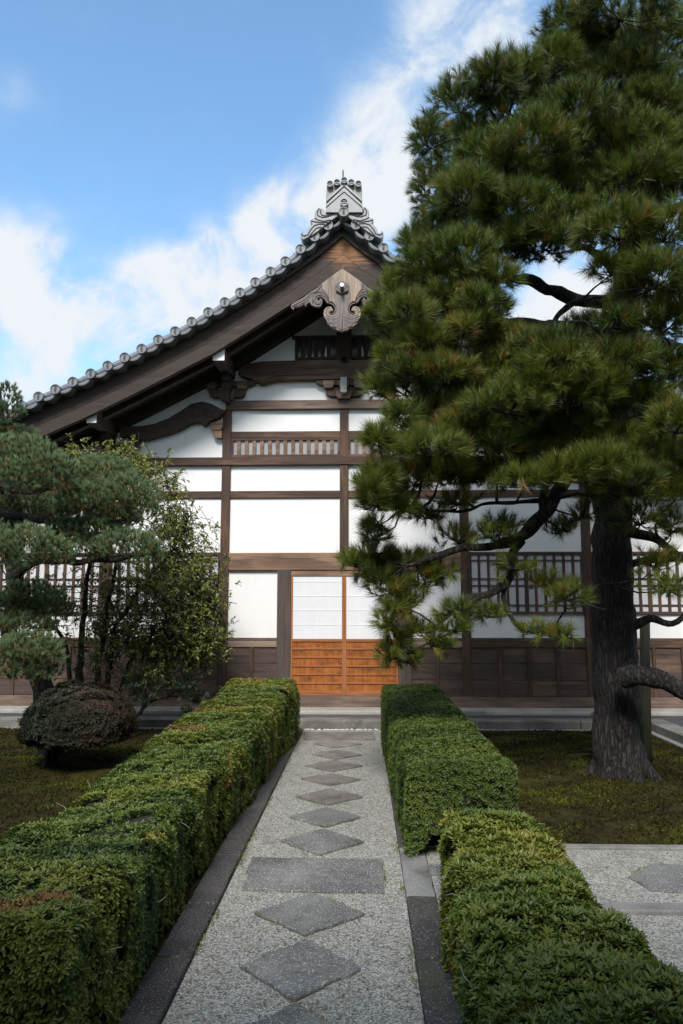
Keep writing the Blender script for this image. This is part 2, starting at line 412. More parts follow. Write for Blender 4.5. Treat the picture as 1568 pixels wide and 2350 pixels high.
class MB:
    def __init__(s): s.v = []; s.f = []; s.mi = []; s.k = 0
    def add(s, verts, faces):
        o = len(s.v); s.v += [tuple(p) for p in verts]
        for f in faces: s.f.append([i + o for i in f]); s.mi.append(s.k)
    def box(s, x0, x1, y0, y1, z0, z1):
        if x0 > x1: x0, x1 = x1, x0
        if y0 > y1: y0, y1 = y1, y0
        if z0 > z1: z0, z1 = z1, z0
        v = [(x, y, z) for z in (z0, z1) for y in (y0, y1) for x in (x0, x1)]
        s.add(v, [(0, 2, 3, 1), (4, 5, 7, 6), (0, 1, 5, 4), (2, 6, 7, 3), (0, 4, 6, 2), (1, 3, 7, 5)])
    def prism(s, poly, y0, y1):
        "poly: (x, z) outline (any winding); extruded from y0 (front) to y1"
        n = len(poly)
        a = sum(poly[i][0] * poly[(i + 1) % n][1] - poly[(i + 1) % n][0] * poly[i][1] for i in range(n))
        if a < 0: poly = poly[::-1]
        tris = geometry.tessellate_polygon([[Vector((x, z, 0)) for x, z in poly]])
        v = [(x, y0, z) for x, z in poly] + [(x, y1, z) for x, z in poly]
        f = []
        for t in tris:
            p = [poly[i] for i in t]
            ar = (p[1][0] - p[0][0]) * (p[2][1] - p[0][1]) - (p[2][0] - p[0][0]) * (p[1][1] - p[0][1])
            t = list(t) if ar > 0 else list(t)[::-1]
            f.append(t); f.append([i + n for i in t[::-1]])
        for i in range(n):
            j = (i + 1) % n
            f.append((i, i + n, j + n, j))
        s.add(v, f)
    def hprism(s, poly, z0, z1):
        "poly: (x, y) outline; extruded in z"
        n = len(poly)
        a = sum(poly[i][0] * poly[(i + 1) % n][1] - poly[(i + 1) % n][0] * poly[i][1] for i in range(n))
        if a < 0: poly = poly[::-1]
        v = [(x, y, z0) for x, y in poly] + [(x, y, z1) for x, y in poly]
        f = [list(range(n))[::-1], [i + n for i in range(n)]]
        for i in range(n):
            j = (i + 1) % n
            f.append((i, j, j + n, i + n))
        s.add(v, f)
    def tube(s, pts, rad, n=8, cap=True, wob=0.0, seed=0):
        pts = [Vector(p) for p in pts]
        if not isinstance(rad, (list, tuple)): rad = [rad] * len(pts)
        rings = []
        ref = None
        for i, p in enumerate(pts):
            t = (pts[min(i + 1, len(pts) - 1)] - pts[max(i - 1, 0)]).normalized()
            if ref is None:
                ref = t.cross(Vector((0, 1, 0)) if abs(t.y) < .9 else Vector((1, 0, 0))).normalized()
            u = (ref - t * ref.dot(t)).normalized(); ref = u
            w = t.cross(u)
            ring = []
            for k in range(n):
                a = 2 * math.pi * k / n
                r = rad[i]
                q = p + (u * math.cos(a) + w * math.sin(a)) * r
                if wob:
                    q += (q - p) * wob * (noise.noise(q * 5.0 + Vector((seed, 0, 0))) + .5 * noise.noise(q * 14))
                ring.append(q)
            rings.append(ring)
        v = [q for r in rings for q in r]
        f = []
        for i in range(len(pts) - 1):
            for k in range(n):
                a, b2 = i * n + k, i * n + (k + 1) % n
                f.append((a, b2, b2 + n, a + n))
        if cap:
            f.append(list(range(n))[::-1]); f.append([(len(pts) - 1) * n + k for k in range(n)])
        s.add(v, f)
    def disc(s, c, r, y0, y1, n=20):
        v = []
        for y in (y0, y1):
            for k in range(n):
                a = 2 * math.pi * k / n
                v.append((c[0] + r * math.cos(a), y, c[1] + r * math.sin(a)))
        f = [list(range(n)), [n + k for k in range(n)][::-1]]
        for k in range(n):
            j = (k + 1) % n
            f.append((k, k + n, j + n, j))
        s.add(v, f)
    def build(s, name, m, parent=None, loc=None, bevel=0.0, smooth=False):
        me = bpy.data.meshes.new(name)
        me.from_pydata(s.v, [], s.f)
        if any(s.mi): me.polygons.foreach_set('material_index', s.mi)
        if smooth: me.polygons.foreach_set('use_smooth', [True] * len(me.polygons))
        me.update()
        o = link_mesh(me, name, m, parent, loc)
        if bevel:
            b = o.modifiers.new('bevel', 'BEVEL'); b.width = bevel; b.segments = 2; b.limit_method = 'ANGLE'
        return o

def np_mesh(name, verts, k, m, parent=None, loc=None, tint=None, faces=None, smooth=False):
    "verts (n,3); faces None = consecutive groups of k verts"
    me = bpy.data.meshes.new(name)
    nv = len(verts)
    if faces is None: faces = np.arange(nv, dtype=np.int32).reshape(-1, k)
    nf = len(faces)
    base = wloc(parent) if parent else Vector(loc or (0, 0, 0))
    vv = np.asarray(verts, dtype=np.float32) - np.array(base, dtype=np.float32)
    me.vertices.add(nv); me.vertices.foreach_set('co', vv.ravel())
    me.loops.add(nf * k); me.loops.foreach_set('vertex_index', np.asarray(faces, dtype=np.int32).ravel())
    me.polygons.add(nf)
    me.polygons.foreach_set('loop_start', np.arange(0, nf * k, k, dtype=np.int32))
    me.polygons.foreach_set('loop_total', np.full(nf, k, dtype=np.int32))
    if smooth: me.polygons.foreach_set('use_smooth', np.ones(nf, dtype=bool))
    me.update(calc_edges=True)
    if tint is not None:
        a = me.attributes.new('tint', 'FLOAT', 'FACE'); a.data.foreach_set('value', np.clip(tint, 0, 1).astype(np.float32))
    o = bpy.data.objects.new(name, me); COL.objects.link(o)
    me.materials.append(m)
    if parent: o.parent = parent
    else: o.location = base
    return o

def unit(a): return a / np.maximum(np.linalg.norm(a, axis=-1, keepdims=True), 1e-9)

def fnoise(p, freq, seed=0.0):
    "smooth pseudo noise of points (n,3), about -1..1"
    p = np.asarray(p) * freq + seed
    x, y, z = p[:, 0], p[:, 1], p[:, 2]
    return (np.sin(x * 1.7 + 2.1 * np.sin(y * 1.3 + z * .7)) + np.sin(y * 2.3 + 1.7 * np.sin(z * 1.9 + x * .8)) + np.sin(z * 2.9 + 1.9 * np.sin(x * 1.1 - y * 1.6))) / 3

def needles(centers, dirs, n, length, width, spread, shoot=.06, droop=0.0):
    "tufts of single-triangle needles around short shoots; returns verts and the tuft index of each needle"
    N = len(centers)
    c = np.repeat(centers, n, 0); d = np.repeat(dirs, n, 0)
    rnd = unit(RNG.normal(size=(N * n, 3)))
    nd_ = unit(d + rnd * spread * RNG.uniform(.5, 1.1, (N * n, 1)))
    nd_[:, 2] -= droop; nd_ = unit(nd_)
    base = c + d * RNG.uniform(-shoot, shoot * .4, (N * n, 1))
    L_ = length * RNG.uniform(.7, 1.1, (N * n, 1))
    tip = base + nd_ * L_
    side = unit(np.cross(nd_, unit(RNG.normal(size=(N * n, 3))))) * (width * .5)
    v = np.stack([base - side, base + side, tip], 1).reshape(-1, 3)
    return v, np.repeat(np.arange(N), n)

def leaves(pos, dirs, ups, length, width, fold=.25):
    "two-triangle folded leaves: base, left, tip, right"
    n = len(pos)
    d = unit(dirs); s = unit(np.cross(d, ups)); u = np.cross(s, d)
    L_ = length * RNG.uniform(.55, 1.3, (n, 1)); W = width * RNG.uniform(.75, 1.2, (n, 1)) * .5
    mid = pos + d * L_ * .5
    a = pos; l = mid + s * W + u * W * fold; t = pos + d * L_ - u * L_ * .08; r = mid - s * W + u * W * fold
    return np.stack([a, r, t, a, t, l], 1).reshape(-1, 3)

def rosettes(pos, nor, k, length, width, lift=.55):
    "k leaves around each shoot tip"
    n = len(pos)
    t1 = unit(np.cross(nor, unit(RNG.normal(size=(n, 3))))); t2 = np.cross(nor, t1)
    P, D, U = [], [], []
    for i in range(k):
        a = 2 * math.pi * i / k + RNG.uniform(-.35, .35, (n, 1))
        ring = t1 * np.cos(a) + t2 * np.sin(a)
        lf = lift + RNG.uniform(-.25, .35, (n, 1))
        P.append(pos + ring * .004); D.append(ring + nor * lf); U.append(nor + ring * -.2)
    v = leaves(np.stack(P, 1).reshape(-1, 3), np.stack(D, 1).reshape(-1, 3), np.stack(U, 1).reshape(-1, 3), length, width)
    return v, np.repeat(np.repeat(np.arange(n), k), 2)

# ------------------------------------------------------------------ ground
def flat(name, poly, z, m, kind='structure', label=None, cat=None, thick=.05):
    b = MB(); b.hprism(poly, z - thick, z)
    o = b.build(name, m)
    return tag(o, label, cat, None, kind)

g = MB(); g.add([(-400, -400, -.06), (400, -400, -.06), (400, 600, -.06), (-400, 600, -.06)], [(0, 1, 2, 3)])
tag(g.build('ground', M['moss']), 'mossy ground around the hall and path', 'ground', None, 'structure')

def moss_sheet(name, x0, x1, y0, y1, label, edges):
    nx, ny = int((x1 - x0) / .08) + 2, int((y1 - y0) / .08) + 2
    X, Y = np.meshgrid(np.linspace(x0, x1, nx), np.linspace(y0, y1, ny))
    p = np.stack([X.ravel(), Y.ravel(), np.zeros(nx * ny)], 1)
    d = np.minimum.reduce([p[:, 0] - x0 + .02, x1 - p[:, 0] + .02, p[:, 1] - y0 + .02, y1 - p[:, 1] + .02])
    h = .025 + .03 * fnoise(p, 1.1, 3) + .018 * fnoise(p, 3.7, 1) + .006 * fnoise(p, 12, 1)
    p[:, 2] = -.02 + np.clip(d / .3, 0, 1) * np.clip(h + .03, 0, .2)
    i = (np.arange(ny - 1)[:, None] * nx + np.arange(nx - 1)[None]).ravel()
    f = np.stack([i, i + 1, i + nx + 1, i + nx], 1)
    o = np_mesh(name, p, 4, M['moss'], None, ((x0 + x1) / 2, (y0 + y1) / 2, 0), faces=f, smooth=True)
    return tag(o, label, 'moss', None, 'structure')

PX0, PX1 = -.555, .555                       # gravel path
KY = gnd(775, 1674).y                        # terrace kerb front
XY0, XY1 = gnd(1500, 2078).y, gnd(1500, 1947).y   # side path
moss_sheet('moss_ground', -9, -.70, .5, KY - .05, 'mossy garden floor left of the path', 0)
moss_sheet('moss_ground', .74, 4.28, XY1 + .03, KY - .05, 'mossy garden floor under the big pine', 0)
flat('gravel_path', [(PX0, -3), (PX1, -3), (PX1, KY - .03), (PX0, KY - .03)], 0.0, M['gravel'], label='pale gravel path leading to the entrance', cat='path')
flat('gravel_path', [(.742, XY0), (6, XY0), (6, XY1 - .06), (.742, XY1 - .06)], .004, M['gravel'], label='gravel side path running right below the pine lawn', cat='path')
flat('gravel_path', [(1.5, -3), (6, -3), (6, XY0 - .13), (1.5, XY0 - .13)], -.004, M['gravel'], label='gravel court in the lower right corner', cat='path')

def moss_h(p, x0, x1, y0, y1):
    d = np.minimum.reduce([p[:, 0] - x0 + .02, x1 - p[:, 0] + .02, p[:, 1] - y0 + .02, y1 - p[:, 1] + .02])
    h = .025 + .03 * fnoise(p, 1.1, 3) + .018 * fnoise(p, 3.7, 1) + .006 * fnoise(p, 12, 1)
    return -.02 + np.clip(d / .3, 0, 1) * np.clip(h + .03, 0, .2)
mp_, mt_ = [], []
for (x0, x1, y0, y1), vis, n in (((-9, -.70, .5, KY - .05), (-6.2, -1.3, 3.6, KY - .1), 70000), ((.74, 4.28, XY1 + .03, KY - .05), (.8, 4.25, XY1 + .06, KY - .1), 60000)):
    p = np.stack([RNG.uniform(vis[0], vis[1], n), RNG.uniform(vis[2], vis[3], n), np.zeros(n)], 1)
    p[:, 2] = moss_h(p, x0, x1, y0, y1)
    k = fnoise(p, 2.3, 6) + .6 * fnoise(p, 7.1, 2)
    keep = k > -.40 + RNG.normal(size=n) * .25
    p, k = p[keep], k[keep]
    mp_.append(p); mt_.append(.40 + .46 * k + RNG.normal(size=len(p)) * .12)
mp_, mt_ = np.concatenate(mp_), np.concatenate(mt_)
v = leaves(mp_ - [[0, 0, .004]], RNG.normal(size=mp_.shape) * .8 + [[0, 0, .55]], RNG.normal(size=mp_.shape), .034, .016)
tag(np_mesh('moss_tufts', v, 3, M['moss_blade'], None, (0, 6, 0), np.repeat(mt_, 2)), 'dense low moss growth over both garden lawns', 'moss', None, 'stuff')

# ------------------------------------------------------------------ terrace in front of the hall
TZ = at(775, 1653.5, KY).z
def terrace():
    X1 = 4.36
    b = MB()
    b.hprism([(-12, KY + .30), (X1 + .30, KY + .30), (X1 + .30, -3), (14, -3), (14, 13), (-12, 13)], -.05, TZ - .006)
    tag(b.build('terrace_pavement', M['terrace_tiles']), 'dark slate terrace laid in diamonds along the hall', 'pavement', None, 'structure')
    k = MB()
    xs = [-12, -9.1, -6.4, -4.1, -1.35, 1.3, 3.4]
    for a, c in zip(xs, xs[1:]): k.box(a + .004, c - .004, KY, KY + .30, -.05, TZ)
    k.box(3.404, X1 + .30, KY, KY + .30, -.05, TZ)
    ys = [KY - .004, 8.2, 6.1, 4.4, 2, -3]
    for a, c in zip(ys, ys[1:]): k.box(X1, X1 + .30, c + .004, a - .004, -.05, TZ)
    tag(k.build('terrace_kerb', M['kerb_terrace'], bevel=.012), 'lichen stained stone kerb edging the slate terrace', 'kerb', None, 'structure')
    dr = MB()
    dr.box(-9, -.75, KY - .10, KY - .004, -.05, .018); dr.box(.75, X1 - .004, KY - .10, KY - .004, -.05, .018)
    dr.box(X1 - .10, X1 - .004, XY1, KY - .104, -.05, .018)
    tag(dr.build('drain_edge', M['kerb_pale'], bevel=.006), 'thin pale stone strip at the foot of the terrace kerb', 'stone strip', None, 'structure')
    e = MB(); e.box(.742, 4.3, XY1 - .055, XY1 + .02, -.05, .022)
    tag(e.build('path_edging', M['kerb_pale'], bevel=.006), 'thin pale stone strip between pine lawn and side path', 'stone strip', None, 'structure')
    e = MB(); e.box(1.3, 6, XY0 - .125, XY0 - .005, -.05, .02)
    tag(e.build('path_edging', M['kerb_pale'], bevel=.006), 'thin pale stone strip on the near edge of the side path', 'stone strip', None, 'structure')
terrace()

# ------------------------------------------------------------------ unseen gate added behind the camera to shade the foreground
gate = thing('shade_gate', 'unseen broad roofed timber gate added behind the viewpoint to shade the foreground', 'gate', (0, -1.5, 0))
gate['kind'] = 'structure'
def build_shade_gate():
    gr = MB()
    prof = [(-.2, 3.9), (-1.0, 4.5), (-1.9, 5.2), (-3.1, 4.6), (-4.2, 3.9)]
    for (ya, za), (yb, zb) in zip(prof, prof[1:]):
        v = [(x, y, z + d) for x in (-5.5, 5.5) for y, z in ((ya, za), (yb, zb)) for d in (0, .22)]
        gr.add(v, [(0, 1, 3, 2), (4, 6, 7, 5), (0, 2, 6, 4), (1, 5, 7, 3), (0, 4, 5, 1), (2, 3, 7, 6)])
    gr.build('roof', M['tile'], gate)
    for x in (-2.2, 2.2):
        for y in (-3.2, -1.1):
            p = MB(); p.box(x - .16, x + .16, y - .16, y + .16, 0, 4.5); p.build('post', M['wood_z'], gate, bevel=.01)
    p = MB(); p.box(-3.2, 3.2, -1.72, -1.28, 3.9, 4.3); p.build('beam', M['wood_x'], gate, bevel=.01)
    for x0, x1 in ((-9, -2.4), (2.4, 9)):
        p = MB(); p.box(x0, x1, -1.7, -1.4, 0, 2.4); p.build('wall', M['plaster'], gate)
build_shade_gate()

# ------------------------------------------------------------------ paving stones
DIAM = [(719, 831, 1698, 1714), (716, 831, 1721, 1740), (700, 831, 1744, 1768), (691, 830, 1773.5, 1800), (678, 833, 1809, 1845),
        (665, 830, 1852, 1895), (642, 835, 1901, 1959), (582, 836, 2048, 2143), (547, 830, 2154, 2292), (505, 832, 2300, 2480)]
DLAB = ['small far diamond stone right below the strip slab at the steps', 'second diamond stone from the entrance steps, in pale gravel',
        'third diamond stone from the entrance steps, warm grey', 'fourth diamond stone from the entrance steps, moss at its lower edges',
        'fifth diamond stone from the entrance steps, beside the box hedge front', 'second diamond stone above the broad rectangular slab',
        'diamond stone just above the broad rectangular slab', 'diamond stone just below the broad rectangular slab',
        'large whole diamond stone nearest the camera', 'half seen diamond stone cut by the lower picture edge']
ZP = .018
def rough_poly(poly, n=9, amp=.011, seed=0):
    out = []
    m = len(poly)
    for i in range(m):
        a, c = Vector((*poly[i], 0)), Vector((*poly[(i + 1) % m], 0))
        for k in range(n):
            t = k / n
            p = a.lerp(c, t)
            j = amp * (.4 if k == 0 else 1)
            out.append((p.x + j * noise.noise(p * 9 + Vector((seed, 3, 0))) * 2, p.y + j * noise.noise(p * 9 + Vector((7, seed, 0))) * 2))
    return out
for i, ((x0, x1, y0, y1), lab) in enumerate(zip(DIAM, DLAB)):
    yt, yb = gnd(784, y0, ZP).y, gnd(700, y1, ZP).y
    ym = (yt + yb) / 2
    py = (y0 + y1) / 2 if i > 7 else (y0 + y1) / 2 - (y1 - y0) * .04
    l, r = gnd(x0, py, ZP).x, gnd(x1, py, ZP).x
    hw = (r - l) / 2; cx = (l + r) / 2
    if i == 9: hw, cx = .30, -.0; yb = yt - .62; ym = (yt + yb) / 2
    b = MB(); b.hprism(rough_poly([(cx - hw, ym), (cx, yb), (cx + hw, ym), (cx, yt)], seed=i), -.04, ZP)
    tag(b.build('paving_stone', M['paver_warm'] if i < 5 else M['paver'], loc=(cx, ym, 0), bevel=.006), lab, 'paving stone', 'diamond paving stones in the gravel path')
def slab(px, lab, m, seed):
    pts = [gnd(x, y, ZP) for x, y in px]
    b = MB(); b.hprism(rough_poly([(p.x, p.y) for p in pts], seed=seed), -.04, ZP)
    c = sum((Vector(p) for p in pts), Vector()) / len(pts)
    tag(b.build('paving_slab', m, loc=(c.x, c.y, 0), bevel=.006), lab, 'paving slab')
slab([(579, 1966), (879, 1971), (883, 2046), (557, 2039)], 'broad rectangular stone slab set across the gravel path', M['paver'], 21)
slab([(700, 1679), (857, 1679), (860, 1696), (697, 1696)], 'long strip slab at the foot of the entrance steps', M['paver_warm'], 22)
slab([(1440, 2010), (1500, 1980), (1600, 1985), (1640, 2010), (1590, 2045), (1500, 2042)], 'low oval stepping stone in the side path at right', M['paver'], 23)
slab([(984, 1983), (1080, 1983), (1080, 2005), (988, 2005)], 'small stone by the near hedge where the side path crosses', M['paver'], 24)

# kerb stones along the path
def kerb(x0, x1, y0, y1, m, lab, z=.03):
    b = MB(); b.hprism(rough_poly([(x0, y0 + .006), (x1, y0 + .006), (x1, y1 - .006), (x0, y1 - .006)], 10, .004, y0), -.06, z)
    tag(b.build('kerb_stone', m, loc=((x0 + x1) / 2, (y0 + y1) / 2, 0), bevel=.008), lab, 'kerb stone', 'kerb stones edging the gravel path')
ORD = ['nearest', 'second', 'third', 'fourth', 'fifth', 'sixth', 'seventh', 'eighth', 'ninth']
LJ = [1.2, gnd(340, 2208).y, gnd(450, 2084).y, gnd(520, 1972).y, gnd(590, 1858).y, 7.6, 8.9, KY - .1]
for i, (a, c) in enumerate(zip(LJ, LJ[1:])):
    w = 'nearest dark kerb stone' if i == 0 else ORD[i] + ' dark kerb stone from the camera'
    kerb(PX0 - .178, PX0 - .003, a, c, M['kerb_dark'], w + ' along the left hedge')
RJ = [1.2, gnd(960, 2215).y, gnd(935, 2067).y]
for i, (a, c) in enumerate(zip(RJ, RJ[1:])):
    kerb(PX1 + .003, PX1 + .178, a, c, M['kerb_dark'], ('nearest' if i == 0 else 'second') + ' dark kerb stone from the camera beside the near right hedge')
kerb(PX1 + .003, PX1 + .178, RJ[-1], gnd(920, 1952).y, M['kerb_pale'], 'pale kerb stone where the side path meets the gravel', .024)
RK = [gnd(920, 1952).y, 6.4, 7.8, 9.1, KY - .1]
for i, (a, c) in enumerate(zip(RK, RK[1:])):
    kerb(PX1 + .003, PX1 + .178, a, c, M['kerb_dark'], ['dark kerb stone under the near corner of the box hedge', 'dark kerb stone under the middle of the box hedge, nearer one', 'dark kerb stone under the middle of the box hedge, farther one', 'dark kerb stone under the box hedge beside the entrance steps'][i])

# pebbles at the terrace kerb, fallen leaves
pb = []
for i in range(70):
    x = RNG.uniform(PX0, PX1); y = KY - .03 - abs(RNG.normal()) * .02; r = RNG.uniform(.008, .018)
    bm = bmesh.new(); bmesh.ops.create_icosphere(bm, subdivisions=1, radius=1)
    pb.append(np.array([(v.co.x * r * 1.3 + x, v.co.y * r + y, v.co.z * r * .7 + r * .4) for f in bm.faces for v in f.verts])); bm.free()
tag(np_mesh('pebbles', np.concatenate(pb), 3, M['pebble'], None, (0, KY, 0)), 'row of white pebbles at the foot of the terrace kerb', 'pebbles', None, 'stuff')
n = 900
p = np.stack([RNG.uniform(PX0, PX1, n), 2 + 8.2 * RNG.random(n) ** 1.5, np.full(n, .010)], 1)
onp = RNG.random(n) < .25
q = np.stack([RNG.uniform(1.2, 4, 160), RNG.uniform(XY0 - .1, XY1 + 2.5, 160), np.full(160, .07)], 1)
p = np.concatenate([p, q]); n = len(p)
d = RNG.normal(size=(n, 3)); d[:, 2] = RNG.uniform(0, .25, n)
v = leaves(p, d, np.tile([[0, 0, 1.]], (n, 1)) + RNG.normal(size=(n, 3)) * .2, .022, .010)
tag(np_mesh('fallen_leaves', v, 3, M['dry_leaf'], None, (0, 5, 0), np.repeat(RNG.random(n), 2)), 'scattered brown fallen leaves on gravel and moss', 'leaves', None, 'stuff')
n = 5000
p = np.stack([np.where(RNG.random(n) < .5, PX0, PX1) + RNG.normal(size=n) * .016, RNG.uniform(1.8, KY, n), np.full(n, .012)], 1)
extra = []
for o_ in [q for q in COL.objects if q.name.startswith('paving_')]:
    vs = [o_.location + w_.co for w_ in o_.data.vertices if w_.co.z > 0]
    for k_ in range(len(vs)):
        a_, b_ = vs[k_], vs[(k_ + 1) % len(vs)]
        if noise.noise(a_ * 4) > .12:
            for t_ in RNG.random(9): extra.append(tuple(a_.lerp(b_, t_) + Vector((RNG.normal() * .007, RNG.normal() * .007, -.006))))
keep = fnoise(p, 3.1, 2) > .15; p = np.concatenate([p[keep], np.array(extra)]); n = len(p)
v = leaves(p, RNG.normal(size=(n, 3)) + [[0, 0, .8]], RNG.normal(size=(n, 3)), .016, .007)
tag(np_mesh('moss_tufts', v, 3, M['azalea'], None, (0, 5, 0), np.repeat(RNG.uniform(.3, .9, n), 2)), 'small moss tufts along the edges of the gravel path', 'moss', None, 'stuff')

# ------------------------------------------------------------------ the hall
WY = 12.0
hall = thing('temple_hall', 'white plastered temple hall with dark timber frame, tiled gable roof and sliding entrance door', 'temple hall', (0, WY, 0))
BAY = 1.97
def zf(py, Y=11.94): return at(793, py, Y).z
def xf(px, Y=11.94): return at(px, 1392, Y).x

# roof line from the row of tile discs (left half; the hall is symmetric)
TY = 10.72
DISC_PX = [(753, 517), (722, 543), (690, 571), (655, 599), (621, 623), (586, 647), (551, 671), (516, 693), (478, 716), (440, 738), (402, 760),
           (363, 779), (325, 800), (286, 820), (247, 839), (208, 857), (167, 876), (127, 893), (88, 910), (48, 930)]
DISC = [(-at(x, y, TY).x, at(x, y, TY).z) for x, y in DISC_PX]
apex_z = at(793, 484, TY).z
while DISC[-1][0] < 6.9:
    DISC.append((DISC[-1][0] + .255, DISC[-1][1] - .255 * (.44 - .012 * (DISC[-1][0] - 4.8))))
_rx = [0.0] + [d[0] for d in DISC]; _rz = [apex_z] + [d[1] for d in DISC]
def roof_z(x): return float(np.interp(abs(x), _rx, _rz))
BY = 10.94
def curve_of(px, Y, ext=6.95, slope=.42):
    pts = [(-at(x, y, Y).x, at(x, y, Y).z) for x, y in px]
    pts[0] = (0.0, pts[0][1])
    while pts[-1][0] < ext: pts.append((pts[-1][0] + .3, pts[-1][1] - .3 * slope))
    return [p[0] for p in pts], [p[1] for p in pts]
BT = curve_of([(793, 545), (740, 583), (660, 640), (574, 696), (512, 732), (439, 774), (329, 831), (219, 884), (117, 930), (22, 970)], BY)
BB = curve_of([(793, 616), (740, 652), (660, 704), (574, 759), (487, 813), (300, 908), (199, 957), (73, 1012)], BY)
def bt(x): return float(np.interp(abs(x), *BT))
def bb(x): return float(np.interp(abs(x), *BB))
XS = [i * .17 for i in range(41)]           # stations along one slope, 0 .. 6.8

def band(name, m, parent, top, bot, y0, y1, side, x_end=6.8, x_start=0.0, bevel=0.0):
    xs = [x for x in XS if x_start < x < x_end]; xs = [x_start] + xs + [x_end]
    b = MB()
    v, f = [], []
    for x in xs:
        X = side * x
        v += [(X, y0, bot(x)), (X, y0, top(x)), (X, y1, top(x)), (X, y1, bot(x))]
    for i in range(len(xs) - 1):
        o = i * 4
        for a, c in ((0, 1), (1, 2), (2, 3), (3, 0)):
            q = (o + a, o + c, o + 4 + c, o + 4 + a)
            f.append(q if side > 0 else q[::-1])
    e = len(v) - 4
    f.append((3, 2, 1, 0) if side > 0 else (0, 1, 2, 3)); f.append((e, e + 1, e + 2, e + 3) if side > 0 else (e + 3, e + 2, e + 1, e))
    b.add(v, [q[::-1] for q in f])
    return b.build(name, m, parent, bevel=bevel)

# wall: gable-shaped plaster body
HW = 3 * BAY + .08
soff = lambda x: bb(x) + .10
wall = MB()
gx = [-HW + .03 + i * (2 * HW - .06) / 60 for i in range(61)]
poly = [(-HW + .03, .17)] + [(x, soff(x) - .03) for x in gx] + [(HW - .03, .17)]
wall.prism(poly, WY, 20)
wall.build('wall', M['plaster'], hall)

def box_part(name, x0, x1, y0, y1, z0, z1, m, bevel=.006, parent=None):
    b = MB(); b.box(x0, x1, y0, y1, z0, z1)
    return b.build(name, m, parent or hall, bevel=bevel)

Z_TIE0, Z_TIE1 = zf(938), zf(918)
Z_B1a, Z_B1b = zf(1003), zf(988)
Z_B2a, Z_B2b = zf(1066), zf(1048)
Z_B3a, Z_B3b = zf(1141), zf(1125)
Z_LINa, Z_LINb = zf(1308), zf(1268)
Z_SILL0, Z_SILL1 = .165, zf(1598)
PW = .072
top_k = {1: Z_TIE0, 2: zf(1012), 3: soff(3 * BAY) - .05}
for k in (-3, -2, -1, 1, 2, 3):
    x = k * BAY
    box_part('post', x - PW, x + PW, WY - .055, WY + .05, Z_SILL0 + .02, Z_B2a - .002, M['wood_z'])
    box_part('post', x - PW, x + PW, WY - .055, WY + .05, Z_B2b + .002, top_k[abs(k)], M['wood_z'])
box_part('post', -PW, PW, WY - .055, WY + .05, Z_LINb + .002, Z_B2a - .002, M['wood_z'])
box_part('post', -PW, PW, WY - .055, WY + .05, Z_B2b + .002, Z_TIE0, M['wood_z'])
JX0, JX1 = xf(636) , xf(667)
for s in (-1, 1):
    box_part('door_jamb', s * JX0, s * JX1, WY - .07, WY + .05, Z_SILL1, Z_LINa - .002, M['wood_jamb'])
# horizontal timbers
box_part('tie_beam', -xf(1071) - .02, xf(1071) + .02, WY - .085, WY + .04, Z_TIE0, Z_TIE1, M['wood_grey'])
box_part('long_beam', -HW, HW, WY - .075, WY + .04, Z_B2a, Z_B2b, M['wood_x'])
for k in range(-3, 3):
    a, c = k * BAY + PW + .001, (k + 1) * BAY - PW - .001
    box_part('wall_rail', a, c, WY - .035, WY + .04, Z_B3a, Z_B3b, M['wood_x'])
    if k in (-1, 0):
        box_part('wall_rail', a, c, WY - .04, WY + .04, Z_B1a, Z_B1b, M['wood_x'])
box_part('door_lintel', -BAY + PW + .001, BAY - PW - .001, WY - .062, WY + .04, Z_LINa, Z_LINb, M['wood_lintel'])
Z_DT = zf(1322)
box_part('door_head', JX0 * -1 * -1 + .0 if False else JX1 + .001, -JX1 - .001, WY - .045, WY + .05, Z_DT, Z_LINa - .002, M['wood_lintel'])
box_part('ground_sill', -HW, HW, WY - .09, WY + .05, Z_SILL0 + .002, Z_SILL1 - .001, M['wood_grey'])
b = MB(); b.box(-HW, HW, WY - .55, WY - .05, .06, Z_SILL0)
b.build('foundation_stone', M['terrace_stone'], hall, bevel=.012)
for k in (-3, -2, -1, 1, 2, 3):
    box_part('foundation_block', k * BAY - .19, k * BAY + .19, WY - .60, WY - .551, .06, Z_SILL0 + .012, M['kerb_pale'], .01)

def wainscot(x0, x1, z0, z1, nb, rows=3, rail=True):
    w = MB()
    zr = zf(1464)
    h = (z1 - z0) / rows
    for r in range(rows):
        w.box(x0, x1, WY - .012 - .010 * (rows - r), WY + .03, z0 + r * h + .004, z0 + (r + 1) * h - .003)
    o = w.build('wainscot_panel', M['wainscot'], hall, bevel=.004)
    for i in range(1, nb):
        x = x0 + (x1 - x0) * i / nb
        box_part('batten', x - .026, x + .026, WY - .062, WY - .03, z0, z1, M['wood_z'], .004, o)
    if rail:
        box_part('rail', x0, x1, WY - .046, WY + .03, z1 + .002, zf(1472), M['wood_light'] if abs(x0 + x1) < 2 * BAY else M['wood_x'])
        box_part('rail', x0, x1, WY - .038, WY + .03, zf(1472) + .002, zr, M['wood_grey'] if abs(x0 + x1) < 2 * BAY else M['wood_x'])
Z_W1 = zf(1486)
for k in (-3, -2, 1, 2):
    wainscot(k * BAY + PW + .001, (k + 1) * BAY - PW - .001, Z_SILL1, Z_W1, 4)
wainscot(-BAY + PW + .001, JX0 - .001, Z_SILL1, Z_W1, 2)
wainscot(-JX0 + .001, BAY - PW - .001, Z_SILL1, Z_W1, 2)

